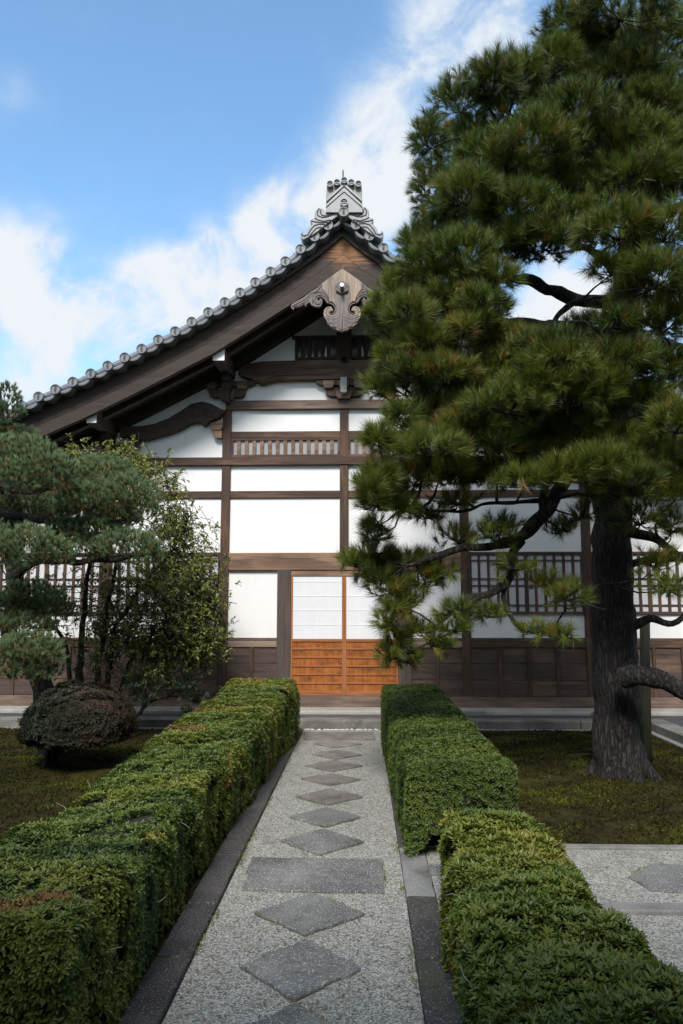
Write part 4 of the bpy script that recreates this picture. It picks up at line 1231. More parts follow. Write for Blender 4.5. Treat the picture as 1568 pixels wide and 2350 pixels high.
# ------------------------------------------------------------------ hedges
def loft_hedge(name, stations, label, leaf_m, n_ros, k, ll, lw, seed, tint_fn, amp=.03, hole=.75, lift=.5, core_in=.05, twigs=0, sq=.17):
    """stations: (y, x_left, x_right, z_top); ends are closed."""
    st = sorted(stations)
    ys = np.array([q[0] for q in st]); xl = np.array([q[1] for q in st]); xr = np.array([q[2] for q in st]); zt = np.array([q[3] for q in st])
    nS = int((ys[-1] - ys[0]) / .06) + 2
    Y = np.linspace(ys[0], ys[-1], nS)
    XL, XR, ZT = (np.interp(Y, ys, a) for a in (xl, xr, zt))
    # end rounding
    prof = []
    m = 40
    for i in range(m + 1):                     # left foot -> over the top -> right foot, squared super-ellipse
        a = math.pi * (1 - i / m)
        cx, sz = math.cos(a), math.sin(a)
        e = sq
        px = math.copysign(abs(cx) ** e, cx); pz = abs(sz) ** e
        prof.append((px, pz))
    prof = np.array(prof)
    P = np.zeros((nS + 2, m + 1, 3))
    for j in range(nS):
        c, w = (XL[j] + XR[j]) / 2, (XR[j] - XL[j]) / 2
        P[j + 1, :, 0] = c + prof[:, 0] * w; P[j + 1, :, 1] = Y[j]; P[j + 1, :, 2] = prof[:, 1] * ZT[j]
    for j, src, dy in ((0, 1, -.03), (nS + 1, nS, .03)):
        c = P[src].mean(0); c[2] = ZT[0 if j == 0 else -1] * .5
        P[j] = c + (P[src] - c) * .90; P[j, :, 1] += dy
    caps = []
    for j in (0, nS + 1):
        c = P[j].mean(0); c[2] = ZT[0 if j == 0 else -1] * .5
        caps.append(np.stack([P[j] * (1 - t) + c * t for t in (.0, .35, .7, .97)], 0))
    G = np.concatenate([caps[0][:0:-1], P, caps[1][1:]], 0)
    R_, C_ = G.shape[:2]
    V = G.reshape(-1, 3).copy()
    i = (np.arange(R_ - 1)[:, None] * C_ + np.arange(C_ - 1)[None]).ravel()
    F = np.stack([i, i + 1, i + C_ + 1, i + C_], 1)
    def normals(V):
        a = np.cross(V[F[:, 2]] - V[F[:, 0]], V[F[:, 3]] - V[F[:, 1]])
        N_ = np.zeros_like(V)
        for q in range(4): np.add.at(N_, F[:, q], a)
        return unit(N_)
    Nn = normals(V)
    mid = np.array([0, 0, 0.])
    # orientation: outward
    cen = np.stack([np.interp(V[:, 1], Y, (XL + XR) / 2), V[:, 1], np.interp(V[:, 1], Y, ZT) * .5], 1)
    sgn = np.sign(np.sum(Nn * (V - cen), 1).mean()); 
    if sgn < 0: F = F[:, ::-1]; Nn = -Nn
    disp = amp * (fnoise(V, 3.3, seed) + .6 * fnoise(V, 8.1, seed + 3) + .45 * fnoise(V, 19, seed + 5))
    V += Nn * disp[:, None]
    root = thing(name, label, 'hedge', (float((xl[0] + xr[0]) / 2), float(ys[0]), 0))
    core = V - Nn * core_in; core[:, 2] = np.maximum(core[:, 2], -.02)
    np_mesh('twig_mass', core, 4, M['twigs'], root, faces=F, smooth=True)
    # samples over the surface, denser towards the camera side
    T = np.concatenate([F[:, [0, 1, 2]], F[:, [0, 2, 3]]])
    A = .5 * np.linalg.norm(np.cross(V[T[:, 1]] - V[T[:, 0]], V[T[:, 2]] - V[T[:, 0]]), axis=1)
    pick = RNG.choice(len(T), n_ros, p=A / A.sum())
    u, w = RNG.random((2, n_ros)); sw = u + w > 1; u[sw], w[sw] = 1 - u[sw], 1 - w[sw]
    t = T[pick]
    pos = V[t[:, 0]] + (V[t[:, 1]] - V[t[:, 0]]) * u[:, None] + (V[t[:, 2]] - V[t[:, 0]]) * w[:, None]
    nor = unit(Nn[t[:, 0]] + RNG.normal(size=(n_ros, 3)) * .28)
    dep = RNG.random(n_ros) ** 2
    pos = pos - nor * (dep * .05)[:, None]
    hl = fnoise(pos, 6.3, seed + 9) + .5 * fnoise(pos, 15, seed)
    keep = (hl < hole) & (pos[:, 2] > .02)
    pos, nor, dep = pos[keep], nor[keep], dep[keep]
    up = nor.copy(); up[:, 2] += .25; nor = unit(up)
    v, idx = rosettes(pos, nor, k, ll, lw, lift)
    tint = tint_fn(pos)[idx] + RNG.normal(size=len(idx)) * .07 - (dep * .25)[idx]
    tint = np.repeat(tint.reshape(-1, 2)[:, :1], 2, 1).ravel()
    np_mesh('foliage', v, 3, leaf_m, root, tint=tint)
    if twigs:
        b = MB()
        for q in RNG.choice(len(pos), twigs):
            p = Vector(pos[q]); n_ = Vector(nor[q])
            e = p + n_ * .02 + Vector(RNG.normal(size=3)) * .035
            b.tube([p - n_ * .02, (p + e) / 2 + Vector(RNG.normal(size=3)) * .008, e], [.0025, .002, .001], 4)
        tag(b.build('twig', M['pale_twig'], root), kind='stuff')
    return root

def tint_left(p):
    t = .40 + .26 * fnoise(p * np.array([[.6, 1, .3]]), 1.7, 4) + .18 * fnoise(p, 4.5, 2) + .5 * (fnoise(p, 2.7, 31) > .74)
    y = p[:, 1]
    t += .20 * np.exp(-((y - 8.6) / 1.6) ** 2) + .16 * np.exp(-((y - 6.3) / .35) ** 2) + .12 * np.exp(-((y - 4.2) / .3) ** 2)
    return t
LEFT = [(2.75, -1.62, -.77, .62), (3.3, -1.60, -.74, .62), (4, -1.57, -.755, .56), (4.5, -1.52, -.78, .565), (5.2, -1.50, -.79, .58), (6, -1.53, -.75, .61), (6.4, -1.54, -.72, .60), (7, -1.53, -.69, .66), (8.5, -1.50, -.67, .68), (9.2, -1.48, -.60, .75), (9.95, -1.46, -.56, .80)]
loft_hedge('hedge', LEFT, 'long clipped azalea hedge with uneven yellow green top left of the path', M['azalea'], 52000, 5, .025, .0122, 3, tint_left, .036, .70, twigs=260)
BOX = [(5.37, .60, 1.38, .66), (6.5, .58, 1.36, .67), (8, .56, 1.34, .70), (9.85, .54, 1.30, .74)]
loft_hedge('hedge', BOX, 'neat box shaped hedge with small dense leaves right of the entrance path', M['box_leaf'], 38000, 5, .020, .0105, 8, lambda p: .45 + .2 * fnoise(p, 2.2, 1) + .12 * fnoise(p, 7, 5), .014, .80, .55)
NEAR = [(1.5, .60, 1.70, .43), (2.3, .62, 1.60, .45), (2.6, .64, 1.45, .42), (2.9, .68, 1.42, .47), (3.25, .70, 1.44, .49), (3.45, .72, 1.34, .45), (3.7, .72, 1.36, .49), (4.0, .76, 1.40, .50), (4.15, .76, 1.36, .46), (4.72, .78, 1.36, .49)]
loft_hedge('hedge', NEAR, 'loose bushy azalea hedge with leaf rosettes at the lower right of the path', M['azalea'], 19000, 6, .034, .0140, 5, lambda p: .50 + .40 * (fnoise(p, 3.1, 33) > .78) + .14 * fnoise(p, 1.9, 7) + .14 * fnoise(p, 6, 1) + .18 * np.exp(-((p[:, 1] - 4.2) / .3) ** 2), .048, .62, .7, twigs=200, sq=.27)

# ------------------------------------------------------------------ trees
# unseen grove added around the viewpoint; keeps sun and low sky off the garden
gp, gd = [], []
for (x, y, h, r) in [(-4.9, 2.0, 5.4, 1.6), (-6.4, 4.4, 5.2, 1.6), (5.0, 1.6, 6.0, 1.7), (6.3, 4.6, 6.4, 1.7), (-7.4, -1.5, 4.6, 2.0), (-8.2, 2.5, 4.8, 2.0), (-8.8, 6.0, 4.6, 1.7), (-5.0, -5.5, 6.5, 2.4), (-1.5, -8.0, 6.0, 2.5), (2.5, -8.0, 6.2, 2.5), (6.2, -5.0, 6.6, 2.5), (7.6, -1.0, 7.2, 2.4), (8.2, 3.0, 7.5, 2.4), (8.6, 7.0, 7.4, 2.2)]:
    for q in range(5):
        c = np.array([x, y, h * (.25 + .16 * q)]) + RNG.normal(size=3) * .35
        u = unit(RNG.normal(size=(520, 3))); gp.append(c + u * r * np.array([[1, 1, .75]]) * RNG.uniform(.6, 1, (520, 1)) * (1 - .08 * q)); gd.append(u + RNG.normal(size=u.shape) * .6)
gp, gd = np.concatenate(gp), np.concatenate(gd)
v = leaves(gp, gd, RNG.normal(size=gp.shape), .42, .22)
tag(np_mesh('shade_grove', v, 3, M['dark_leaf'], None, (0, -4, 0), np.repeat(RNG.random(len(gp)), 2)), 'unseen dark evergreen grove added beside and behind the viewpoint to shade the garden', 'shade_grove', None, 'stuff')

def limb_pts(px, Y0, Y1=None, sub=5, wig=.03, seed=0):
    n = len(px); P = []
    Ys = [Y0 + ((Y1 if Y1 is not None else Y0) - Y0) * i / max(1, n - 1) for i in range(n)]
    K = [at(x, y, Yq) for (x, y), Yq in zip(px, Ys)]
    out = []
    for i in range(n - 1):
        p0, p1, p2, p3 = K[max(i - 1, 0)], K[i], K[i + 1], K[min(i + 2, n - 1)]
        for j in range(sub):
            t = j / sub
            q = .5 * ((2 * p1) + (p2 - p0) * t + (2 * p0 - 5 * p1 + 4 * p2 - p3) * t * t + (3 * p1 - p0 - 3 * p2 + p3) * t ** 3)
            w = wig * noise.noise_vector(q * 4 + Vector((seed, 0, 0)))
            out.append(q + w)
    out.append(K[-1])
    return out
def interp_r(rs, n): return [float(np.interp(i / (n - 1), np.linspace(0, 1, len(rs)), rs)) for i in range(n)]

def pad_tufts(c, r, spacing, low=-.35, rng_r=(.72, 1.02), up_bias=.45):
    "shoot tips over an ellipsoid pad"
    a, b_, d = r
    area = 4 * math.pi * ((((a * b_) ** 1.6 + (a * d) ** 1.6 + (b_ * d) ** 1.6) / 3) ** (1 / 1.6))
    n = max(6, int(area / spacing ** 2))
    u = unit(RNG.normal(size=(n, 3)))
    u = u[u[:, 2] > low + RNG.normal(size=len(u)) * .15]
    rr = RNG.uniform(*rng_r, (len(u), 1))
    rr *= 1 + .14 * fnoise(u * 2 + np.array([c]), 2.2, 1)[:, None]
    pos = np.array([c]) + u * rr * np.array([r])
    nor = unit(u / np.array([r]) * min(r) + np.array([[0, 0, up_bias]]) + RNG.normal(size=u.shape) * .25)
    return pos, nor

# --- the big black pine
PYT = gnd(1425, 1787).y
base = gnd(1428, 1787)
pine = thing('pine_tree', 'tall black pine with thick dark trunk and layered dark green needles right of the path', 'pine tree', (base.x, base.y, 0))
tk = [(1428, 1800), (1424, 1770), (1418, 1700), (1414, 1600), (1410, 1500), (1408, 1400), (1405, 1300), (1406, 1200), (1405, 1100), (1402, 980), (1418, 850), (1432, 730), (1440, 600), (1455, 420), (1475, 200), (1490, -60), (1500, -250)]
pts = limb_pts(tk, PYT, PYT + .15, 5, .02)
b = MB()
rad = interp_r([.285, .26, .244, .232, .222, .217, .208, .20, .188, .172, .165, .15, .13, .11, .08, .05, .02], len(pts))
b.tube(pts, rad, 28, wob=.16)
trunk = b.build('trunk', M['bark'], pine, smooth=True)
for i in range(7):
    a = i * .9 + .3; dv = Vector((math.cos(a), math.sin(a), 0)); o_ = Vector((base.x, base.y + .02, 0))
    rb = MB(); rb.tube([o_ + dv * .14 + Vector((0, 0, .24)), o_ + dv * .23 + Vector((0, 0, .10)), o_ + dv * .31 + Vector((0, 0, .03)), o_ + dv * (.42 + .06 * (i % 3)) + Vector((0, 0, -.04))], [.10, .085, .06, .03], 9, wob=.3, seed=i)
    rb.build('root', M['bark'], pine, smooth=True)
LIMBS = [([(1410, 775), (1330, 760), (1260, 752), (1190, 742), (1130, 750), (1080, 735), (1040, 745), (990, 760)], 7.4, 6.9, [.12, .085, .06, .045, .03]),
         ([(1430, 700), (1350, 690), (1290, 672), (1215, 650), (1150, 640), (1080, 650)], 7.4, 6.9, [.10, .075, .055, .035]),
         ([(1330, 690), (1285, 715), (1268, 752)], 7.25, 7.15, [.045, .04, .04]),
         ([(1440, 650), (1400, 605), (1365, 575), (1320, 560), (1250, 540)], 7.5, 6.9, [.08, .05, .04, .02]),
         ([(1400, 615), (1430, 575), (1450, 555)], 7.4, 7.3, [.04, .03, .02]),
         ([(1400, 1010), (1320, 1080), (1275, 1140), (1240, 1195), (1195, 1235), (1130, 1252), (1060, 1262), (985, 1285), (930, 1300)], 7.3, 6.6, [.10, .085, .085, .075, .06, .045, .035, .02]),
         ([(1247, 1190), (1238, 1150), (1250, 1110), (1230, 1060)], 7.1, 7.0, [.05, .045, .03]),
         ([(1195, 1238), (1180, 1260), (1176, 1310), (1160, 1345), (1125, 1362), (1080, 1370), (1045, 1390), (1005, 1440), (985, 1470)], 7.0, 6.7, [.06, .055, .05, .045, .035, .025, .018, .012]),
         ([(1160, 1350), (1165, 1395), (1185, 1435), (1240, 1445), (1290, 1452)], 6.9, 6.9, [.03, .022, .018, .01]),
         ([(1120, 1362), (1080, 1390), (1060, 1430), (1000, 1470), (940, 1490)], 6.8, 6.7, [.028, .02, .012, .01]),
         ([(1385, 1335), (1340, 1350), (1290, 1362), (1240, 1340)], 7.3, 7.1, [.025, .02, .014, .008]),
         ([(1390, 1400), (1350, 1385), (1300, 1395)], 7.3, 7.1, [.018, .012, .008]),
         ([(1270, 1145), (1190, 1150), (1110, 1160), (1050, 1175), (990, 1170), (930, 1160)], 7.1, 6.7, [.03, .025, .02, .015, .01]),
         ([(1440, 1222), (1500, 1232), (1540, 1265), (1600, 1310)], 7.5, 7.2, [.07, .055, .05, .04]),
         ([(1450, 1300), (1510, 1285), (1600, 1270)], 7.6, 7.4, [.05, .05, .04]),
         ([(1440, 1440), (1490, 1420), (1540, 1428), (1580, 1400)], 7.8, 7.7, [.07, .05, .04, .03]),
         ([(1425, 1560), (1470, 1556), (1520, 1562), (1570, 1590), (1640, 1625), (1720, 1640)], 7.35, 6.9, [.13, .115, .10, .095, .08, .06]),
         ([(1425, 840), (1480, 800), (1540, 790), (1640, 800)], 7.5, 7.2, [.09, .07, .05, .03]),
         ([(1440, 560), (1500, 500), (1560, 470), (1640, 460)], 7.5, 7.2, [.07, .05, .04, .02]),
         ([(1460, 380), (1400, 330), (1330, 300), (1240, 290), (1150, 300)], 7.5, 6.9, [.07, .05, .035, .02]),
         ([(1475, 200), (1420, 150), (1350, 110)], 7.5, 7.1, [.06, .04, .02]),
         ([(1402, 960), (1300, 930), (1200, 925), (1090, 930), (980, 930)], 7.3, 6.7, [.09, .07, .05, .03, .02])]
limb_nodes = []
for i, (px, y0, y1, rs) in enumerate(LIMBS):
    pts2 = limb_pts(px, y0, y1, 5, .05, i)
    b = MB(); b.tube(pts2, [q * .82 for q in interp_r(rs, len(pts2))], 9, wob=.35, seed=i)
    b.build('limb', M['bark'], pine, smooth=True)
    limb_nodes += pts2
limb_nodes += pts[20:]
LN = np.array([tuple(p) for p in limb_nodes])
PADS = [(1420, 20, 170, 70), (1310, 65, 90, 55), (1520, 110, 120, 80), (1270, 150, 80, 55), (1420, 190, 130, 65), (1130, 190, 75, 50), (1060, 235, 80, 60), (1190, 250, 90, 60), (985, 320, 55, 65),
        (1090, 320, 80, 50), (1230, 340, 120, 60), (1400, 330, 130, 70), (1530, 270, 90, 80), (1150, 390, 120, 60), (1290, 430, 90, 50), (1070, 450, 95, 60), (1450, 430, 140, 70), (1015, 520, 70, 60), (1180, 490, 120, 60),
        (1320, 510, 110, 50), (1520, 530, 90, 70), (970, 610, 65, 50), (915, 665, 50, 55), (1060, 590, 100, 55), (1190, 560, 90, 45), (1500, 640, 100, 60), (1010, 700, 80, 50), (895, 755, 45, 55), (980, 790, 80, 45), (895, 825, 42, 40),
        (1060, 760, 40, 28), (1500, 740, 90, 50), (930, 890, 65, 45), (1020, 860, 85, 45), (1150, 850, 110, 48), (1280, 835, 110, 42), (1420, 830, 120, 48), (1530, 850, 80, 50), (925, 960, 50, 45), (1030, 950, 100, 50), (1160, 930, 110, 48),
        (1300, 920, 110, 48), (1470, 930, 100, 55), (1550, 970, 60, 60), (905, 1030, 50, 38), (990, 1030, 90, 42), (1120, 1025, 100, 46), (1250, 1035, 100, 46), (1370, 1065, 90, 42), (1500, 1050, 90, 50), (875, 1095, 45, 36), (950, 1100, 65, 36),
        (1060, 1095, 80, 30), (1200, 1105, 90, 30), (1420, 1130, 75, 30), (855, 1150, 38, 28), (920, 1165, 45, 26), (1350, 740, 60, 20), (1400, 620, 60, 30), (1550, 1130, 60, 40), (1100, 690, 55, 28)]
PADS += [(1090, 665, 60, 35), (1130, 705, 55, 26), (1095, 740, 60, 24), (1160, 785, 90, 28), (1250, 790, 90, 24), (1050, 690, 60, 40), (1340, 130, 100, 60), (1200, 170, 70, 40), (1480, 260, 120, 60), (1330, 260, 110, 60), (1480, 350, 120, 60), (1380, 400, 100, 50), (1110, 360, 80, 50), (1250, 560, 100, 40), (1420, 530, 110, 55), (1540, 430, 90, 60), (950, 560, 45, 50), (1130, 640, 70, 40), (870, 715, 40, 40), (940, 720, 60, 40), (1010, 640, 80, 45),
         (870, 890, 38, 34), (960, 850, 70, 35), (1090, 900, 90, 40), (1230, 880, 90, 40), (1360, 880, 90, 40), (1420, 1010, 80, 45), (1080, 980, 80, 40), (1310, 990, 80, 40), (870, 1010, 38, 36), (1010, 1080, 80, 34), (1140, 1080, 80, 30), (1290, 1085, 80, 34), (900, 1130, 60, 34), (850, 1120, 40, 30), (1560, 700, 60, 60), (1450, 680, 60, 40), (1420, 740, 60, 40), (1560, 1090, 50, 40), (1460, 1100, 60, 36)]
SPARSE = [(830, 1290, 45, 24), (880, 1290, 50, 26), (850, 1310, 45, 24), (900, 1350, 45, 26), (930, 1380, 40, 28), (890, 1430, 36, 30), (900, 1500, 34, 26), (935, 1510, 34, 24), (860, 1230, 36, 22), (1000, 1310, 50, 26), (1040, 1400, 40, 22), (845, 1268, 55, 24), (940, 1285, 75, 26), (880, 1325, 52, 28), (960, 1335, 60, 24), (905, 1385, 38, 32), (915, 1470, 38, 38), (955, 1440, 40, 24), (1000, 1480, 40, 24), (1050, 1235, 55, 26), (1130, 1225, 55, 24), (1150, 1200, 60, 20), (1255, 1335, 55, 24), (1300, 1365, 45, 24),
          (1230, 1445, 50, 20), (1290, 1455, 30, 18), (1110, 1405, 60, 20), (1290, 1210, 40, 24), (1180, 1295, 40, 28), (1500, 1290, 50, 34), (1530, 1345, 55, 28), (1470, 1185, 55, 45), (1540, 1205, 45, 40), (1050, 1150, 60, 22), (980, 1180, 50, 22), (1040, 1440, 40, 20), (860, 1200, 30, 20), (1330, 1180, 40, 26)]
C_, D_, T_ = [], [], []
tw = MB()
def twig_to(p, q, r):
    p, q = Vector(p), Vector(q); L_ = (q - p).length
    mid = (p + q) / 2 + Vector((RNG.normal() * .1 * L_, RNG.normal() * .1 * L_, -.06 * L_ + RNG.normal() * .06 * L_))
    tw.tube([p, p.lerp(mid, .5) + Vector(RNG.normal(size=3)) * .02 * L_, mid, mid.lerp(q, .5) + Vector(RNG.normal(size=3)) * .03 * L_, q], [r, r * .85, r * .7, r * .5, r * .3], 5, cap=False)
for lst, sp in ((PADS, .072), (SPARSE, .100)):
    for i, (px, py, rx, ry) in enumerate(lst):
        back = (i * 7 % 5) / 5.0
        Yp = 6.2 + .85 * back + (0.25 if py < 500 else 0) if lst is PADS else 6.65 + .4 * back
        c = at(px, py, Yp); k = Yp / FPX
        r = (rx * k * .95, max(.22, min(.55, rx * k * .9)), ry * k * .95)
        pos, nor = pad_tufts(tuple(c), r, sp, -.5 if lst is PADS else -.8, (.5, 1.03) if lst is PADS else (.35, 1.2))
        C_.append(pos); D_.append(nor); T_.append(np.full(len(pos), RNG.normal() * .06))
        j = np.argmin(np.linalg.norm(LN - np.array(c)[None], axis=1))
        hub = Vector((c.x, c.y, c.z - r[2] * .45))
        twig_to(LN[j], hub, .018 if lst is PADS else .012)
        for q in RNG.choice(len(pos), min(len(pos), 9 if lst is PADS else 22), replace=False):
            twig_to(hub, pos[q], .006)
# far side of the crown, so the middle is not hollow
for (px, py, rx, ry) in [(1130, 430, 100, 60), (1200, 330, 110, 60), (1000, 560, 70, 60), (1320, 370, 120, 70), (1400, 130, 120, 60), (1090, 720, 80, 50), (1540, 200, 80, 90), (1150, 200, 150, 70), (1330, 230, 160, 90), (1500, 330, 150, 120), (1050, 360, 110, 90), (1230, 430, 170, 80), (1080, 540, 120, 90), (1400, 480, 150, 60), (985, 430, 50, 70), (1520, 620, 100, 80), (940, 700, 60, 60), (1100, 870, 140, 60), (1320, 860, 140, 60),
                         (1480, 880, 120, 80), (1000, 980, 90, 60), (1200, 990, 150, 60), (1400, 1000, 120, 60), (1540, 1060, 90, 80), (1540, 740, 60, 60), (1000, 650, 80, 50), (1450, 90, 150, 90)]:
    Yp = 8.3; c = at(px, py, Yp); k = Yp / FPX
    pos, nor = pad_tufts(tuple(c), (rx * k, .5, ry * k), .10, -.8, (.4, 1.03))
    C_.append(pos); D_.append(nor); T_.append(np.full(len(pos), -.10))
tw.build('twig', M['bark'], pine, smooth=True)
C_, D_, T_ = np.concatenate(C_), np.concatenate(D_), np.concatenate(T_)
print('big pine tufts', len(C_))
v, idx = needles(C_, D_, 62, .125, .0036, .85, .055)
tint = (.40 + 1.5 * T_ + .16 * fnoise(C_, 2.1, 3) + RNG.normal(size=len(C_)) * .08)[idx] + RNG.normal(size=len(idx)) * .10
old = RNG.random(len(idx)) < (.06 + .10 * (fnoise(C_, 3.7, 5) > .2))[idx]
dead = (RNG.random(len(C_)) < .02)[idx]; old |= dead
tint[old] = RNG.uniform(.82, 1, old.sum())
vv = v.reshape(-1, 3, 3); sc_ = (1 + .28 * fnoise(C_, 1.9, 8))[idx][:, None]
vv[:, 2] = (vv[:, 0] + vv[:, 1]) / 2 + (vv[:, 2] - (vv[:, 0] + vv[:, 1]) / 2) * sc_
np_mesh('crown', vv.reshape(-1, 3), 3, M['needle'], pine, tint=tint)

# prop that carries the low limb
pp = MB(); a = gnd(1482, 1775); Yq = PYT + .55
p0, p1 = at(1482, 1735, Yq), at(1480, 1425, Yq)
pp.tube([(p0.x, Yq, -.02), ((p0.x + p1.x) / 2, Yq, p1.z / 2), (p1.x, Yq, p1.z)], [.062, .058, .055], 12, wob=.05)
tag(pp.build('support_post', M['prop'], None, (p0.x, Yq, 0), smooth=True), 'mossy wooden prop post standing right behind the pine trunk', 'support post')

# --- blue-green pine at left
wb_ = gnd(100, 1700); WPY = 8.7
wbase = at(100, 1660, WPY)
wp = thing('pine_tree', 'blue green cloud pruned white pine with layered pads at the left edge', 'pine tree', (wbase.x, WPY, 0))
pts = limb_pts([(112, 1740), (105, 1620), (90, 1560), (50, 1500), (20, 1440), (40, 1360), (20, 1270), (-20, 1180), (10, 1080), (0, 960), (-10, 880)], WPY, WPY, 5, .03, 3)
b = MB(); b.tube(pts, interp_r([.15, .13, .12, .11, .10, .10, .09, .08, .07, .06, .03], len(pts)), 14, wob=.2)
b.build('trunk', M['bark_dark'], wp, smooth=True)
WL = [([(20, 1330), (80, 1290), (150, 1290), (240, 1285), (330, 1275)], 8.6, 8.2, [.06, .05, .035, .02]), ([(-10, 1170), (80, 1190), (180, 1195), (290, 1190)], 8.6, 8.3, [.06, .05, .035, .02]), ([(5, 1110), (60, 1130), (120, 1120)], 8.6, 8.0, [.05, .03, .02]),
      ([(25, 1450), (80, 1400), (140, 1370)], 8.6, 8.5, [.04, .03, .015]), ([(60, 1510), (90, 1520), (130, 1530)], 8.6, 8.0, [.04, .03, .02]), ([(-5, 960), (20, 965), (45, 960)], 8.6, 8.6, [.04, .03, .02])]
for i, (px, y0, y1, rs) in enumerate(WL):
    q = limb_pts(px, y0, y1, 5, .04, 20 + i); b = MB(); b.tube(q, interp_r(rs, len(q)), 8, wob=.2); b.build('limb', M['bark_dark'], wp, smooth=True)
WP = [(40, 1050, 95, 42, 7.9), (105, 1085, 70, 40, 7.8), (20, 1105, 80, 45, 7.7), (-40, 1060, 60, 40, 8.0), (140, 1115, 40, 28, 7.8),
      (235, 1095, 75, 40, 8.3), (290, 1140, 70, 40, 8.2), (220, 1150, 80, 38, 8.1), (325, 1170, 36, 30, 8.2), (170, 1105, 50, 30, 8.4),
      (215, 1225, 80, 30, 8.4), (290, 1260, 75, 38, 8.2), (340, 1275, 36, 34, 8.2), (200, 1265, 60, 28, 8.3), (150, 1215, 50, 22, 8.4),
      (60, 1255, 75, 40, 7.7), (120, 1275, 48, 34, 7.7), (0, 1290, 60, 40, 7.6), (-30, 1240, 50, 40, 7.7),
      (60, 1490, 75, 32, 7.9), (20, 1530, 45, 26, 7.8), (110, 1510, 34, 26, 7.9),
      (15, 910, 30, 26, 8.6), (20, 950, 34, 28, 8.6), (0, 990, 40, 22, 8.6), (70, 1375, 75, 34, 8.5), (110, 1400, 55, 30, 8.5), (30, 1400, 60, 30, 8.4), (75, 1545, 60, 24, 8.0), (50, 1440, 70, 26, 8.3)]
C2, D2, T2 = [], [], []
WP += [(60, 1170, 110, 34, 9.1), (190, 1180, 110, 30, 9.0), (-20, 1200, 70, 50, 9.0), (100, 1120, 120, 40, 9.2), (260, 1190, 70, 26, 9.0), (20, 1010, 70, 30, 8.9), (160, 1240, 60, 24, 9.0)]
for i, (px, py, rx, ry, Yp) in enumerate(WP):
    c = at(px, py, Yp); k = Yp / FPX
    r = (rx * k * 1.04, rx * k * .85, ry * k * 1.18)
    pos, nor = pad_tufts(tuple(c), r, .047, -.45, (.66, 1.05), 1.0)
    C2.append(pos); D2.append(nor); T2.append(np.full(len(pos), -.22 if py > 1360 and py < 1420 or py < 1000 else 0.0))
C2, D2, T2 = np.concatenate(C2), np.concatenate(D2), np.concatenate(T2)
print('white pine tufts', len(C2))
v, idx = needles(C2, D2, 46, .068, .0046, .50, .015)
tint = (.57 + T2 + .12 * fnoise(C2, 2.5, 3) + RNG.normal(size=len(C2)) * .12)[idx] + RNG.normal(size=len(idx)) * .08
np_mesh('crown', v, 3, M['needle_blue'], wp, tint=tint)
# older orange needles low in each pad
sel = RNG.random(len(C2)) < .30
v, idx = needles(C2[sel] - D2[sel] * .035, D2[sel] * .4 + np.array([[0, 0, -.1]]), 12, .055, .0038, 1.0, .02)
np_mesh('old_needles', v, 3, M['needle_blue'], wp, tint=RNG.uniform(.9, 1, len(idx)))

# --- broadleaf tree behind it
OB = at(215, 1640, 10.0)
ot = thing('osmanthus_tree', 'loose broadleaf tree with pale twigs behind the blue green pine, against the white wall', 'tree', (OB.x, 10.0, 0))
stems = [([(190, 1700), (185, 1560), (190, 1450), (200, 1330), (230, 1200), (250, 1080)], .085), ([(215, 1700), (222, 1560), (240, 1440), (260, 1330), (300, 1200), (320, 1120)], .07), ([(235, 1700), (250, 1540), (270, 1430), (330, 1340), (400, 1260), (430, 1200)], .06),
         ([(245, 1700), (300, 1520), (370, 1440), (450, 1380), (500, 1350)], .04), ([(180, 1700), (150, 1500), (110, 1420), (60, 1380), (20, 1330)], .05)]
ON = []
for i, (px, r) in enumerate(stems):
    q = limb_pts(px, 10.0, 9.9 + .12 * (i % 3), 5, .05, 40 + i); b = MB(); b.tube(q, interp_r([r * .8, r * .6, r * .45, r * .3, r * .15], len(q)), 8, wob=.25); b.build('trunk', M['bark_grey'], ot, smooth=True); ON += q[8:]
ON = np.array([tuple(q) for q in ON])
OBL = [(240, 1060, 60, 42, 60), (170, 1045, 30, 25, 20), (330, 1085, 60, 42, 70), (300, 1060, 40, 30, 30), (385, 1140, 42, 52, 60), (420, 1225, 58, 55, 90), (380, 1210, 50, 50, 60), (465, 1310, 55, 50, 100), (485, 1400, 42, 58, 110), (420, 1395, 75, 70, 170), (350, 1350, 75, 75, 150),
       (300, 1450, 95, 80, 170), (400, 1490, 100, 55, 160), (235, 1470, 60, 80, 80), (455, 1470, 50, 48, 100), (120, 1400, 70, 60, 60), (40, 1220, 60, 30, 40), (60, 1370, 60, 50, 40), (350, 1550, 60, 30, 40), (500, 1480, 25, 40, 40), (410, 1320, 60, 40, 60), (250, 1350, 60, 60, 60)]
b = MB(); LP, LD, LT = [], [], []
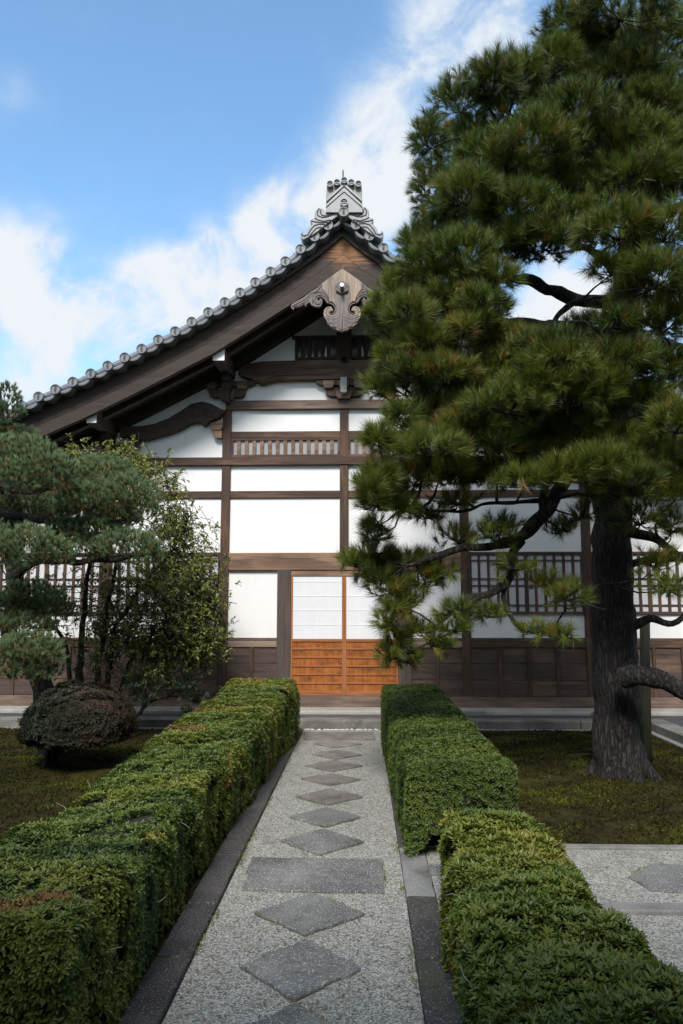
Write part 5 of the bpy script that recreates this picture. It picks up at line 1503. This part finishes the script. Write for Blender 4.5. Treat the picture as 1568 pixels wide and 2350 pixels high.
for px, py, rx, ry, n in OBL:
    for _ in range(int(n * 1.9)):
        u = RNG.normal(size=2) * .55
        Yp = 10.0 + RNG.normal() * .35
        p = at(px - (8 if px > 410 else 0) + rx * u[0] * .92, py + ry * u[1], Yp)
        ax = unit(RNG.normal(size=3) + np.array([.15, 0, .35]))
        m_ = RNG.integers(7, 13)
        tip = np.array(p) + ax * .11
        for q in range(m_):
            t = RNG.random()
            LP.append(np.array(p) + ax * (.11 * t)); LD.append(unit(RNG.normal(size=3)) * .9 + ax * .7); LT.append(.48 + .25 * (py < 1200) + .12 * (px > 400) - .0 + RNG.normal() * .13)
        if RNG.random() < .4:
            b.tube([np.array(p) - ax * .22 + RNG.normal(size=3) * .03, np.array(p) - ax * .08 + RNG.normal(size=3) * .015, tip], [.004, .003, .0015], 4, cap=False)
        elif RNG.random() < .25:
            j = np.argmin(np.linalg.norm(ON - np.array(p)[None], axis=1)); Q = ON[j]
            md = (Q + np.array(p)) / 2 + RNG.normal(size=3) * .06
            b.tube([Q, (Q + md) / 2 + RNG.normal(size=3) * .02, md, np.array(p)], [.010, .008, .006, .003], 5, cap=False)
b.build('twig', M['bark_grey'], ot)
LP, LD = np.array(LP), np.array(LD)
v = leaves(LP, LD, RNG.normal(size=LP.shape) * .5 + [[0, -.3, 1]], .062, .024)
np_mesh('crown', v, 3, M['broadleaf'], ot, tint=np.repeat(np.array(LT), 2))
print('osmanthus leaves', len(LP))

# --- rounded brown bush on a stem
DY = 8.05
db = at(118, 1755, DY)
bush = thing('dome_bush', 'rounded brownish clipped bush on a short trunk over the moss', 'bush', (db.x, DY, 0))
q = limb_pts([(112, 1775), (120, 1720), (135, 1680), (160, 1640)], DY, DY, 5, .02, 60); b = MB(); b.tube(q, interp_r([.10, .075, .06, .05], len(q)), 10, wob=.2)
for px in ([(125, 1715), (100, 1670), (90, 1640)], [(135, 1690), (200, 1660), (240, 1640)]):
    q = limb_pts(px, DY, DY, 5, .02, 61); b.tube(q, interp_r([.05, .03, .02], len(q)), 8, wob=.2)
b.build('trunk', M['bark'], bush, smooth=True)
c = at(180, 1660, DY); rx = 117 * DY / FPX; rz = 98 * DY / FPX
n = 15000
u = unit(RNG.normal(size=(n, 3))); u = u[u[:, 2] > -.52]; 
n = len(u)
rr = (1 - .14 * RNG.random(n) ** 2)[:, None] * (1 + .09 * fnoise(u, 3.5, 2) + .07 * fnoise(u, 9, 2) + .04 * fnoise(u, 19, 5))[:, None]
flat_ = np.where(u[:, 2] < 0, .48, 1.0)[:, None] * np.array([[0, 0, 1]]) + np.array([[1, 1, 0]])
pos = np.array([tuple(c)]) + np.array([[0, 0, -.05]]) + u * rr * np.array([[rx, rx, rz]]) * flat_
v, idx = rosettes(pos, u, 4, .034, .014, .5)
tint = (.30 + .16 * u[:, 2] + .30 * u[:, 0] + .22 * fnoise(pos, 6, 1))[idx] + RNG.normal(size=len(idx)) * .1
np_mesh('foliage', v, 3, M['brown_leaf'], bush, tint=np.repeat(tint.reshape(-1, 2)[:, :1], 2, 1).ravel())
uu = bmesh.new(); bmesh.ops.create_icosphere(uu, subdivisions=3, radius=1)
cv = np.array([(x.co.x * rx * .86 + c.x, x.co.y * rx * .86 + DY, c.z - .05 + x.co.z * rz * (.86 if x.co.z > 0 else .40)) for x in uu.verts]); cf = np.array([[x.index for x in f.verts] for f in uu.faces]); uu.free()
np_mesh('twig_mass', cv, 3, M['twigs'], bush, faces=cf, smooth=True)

# --- small dark shrub by the terrace
SY = 9.7
sb = at(300, 1650, SY)
shrub = thing('dark_shrub', 'low dark leaved shrub with a curving branch between the bush and the long hedge', 'shrub', (sb.x, SY, 0))
b = MB()
for px in ([(295, 1690), (310, 1650), (345, 1612), (390, 1600), (440, 1605)], [(320, 1640), (335, 1600), (330, 1560)], [(380, 1602), (410, 1580), (420, 1570)]):
    q = limb_pts(px, SY, SY, 5, .02, 70); b.tube(q, interp_r([.03, .022, .014, .008], len(q)), 7, wob=.2)
b.build('trunk', M['bark'], shrub, smooth=True)
P_ = []
for px, py, rx, ry, n in [(310, 1570, 40, 25, 120), (360, 1570, 50, 22, 150), (420, 1575, 40, 18, 130), (450, 1600, 25, 15, 70), (430, 1635, 18, 14, 40), (330, 1600, 25, 20, 60)]:
    for _ in range(n):
        u = RNG.normal(size=2) * .5; p = at(px + rx * u[0], py + ry * u[1], SY + RNG.normal() * .2); P_.append(tuple(p))
P_ = np.array(P_); nn = unit(RNG.normal(size=P_.shape) + [[0, -.2, .8]])
v, idx = rosettes(P_, nn, 6, .045, .018, .4)
np_mesh('foliage', v, 3, M['dark_leaf'], shrub, tint=RNG.random(len(idx)))
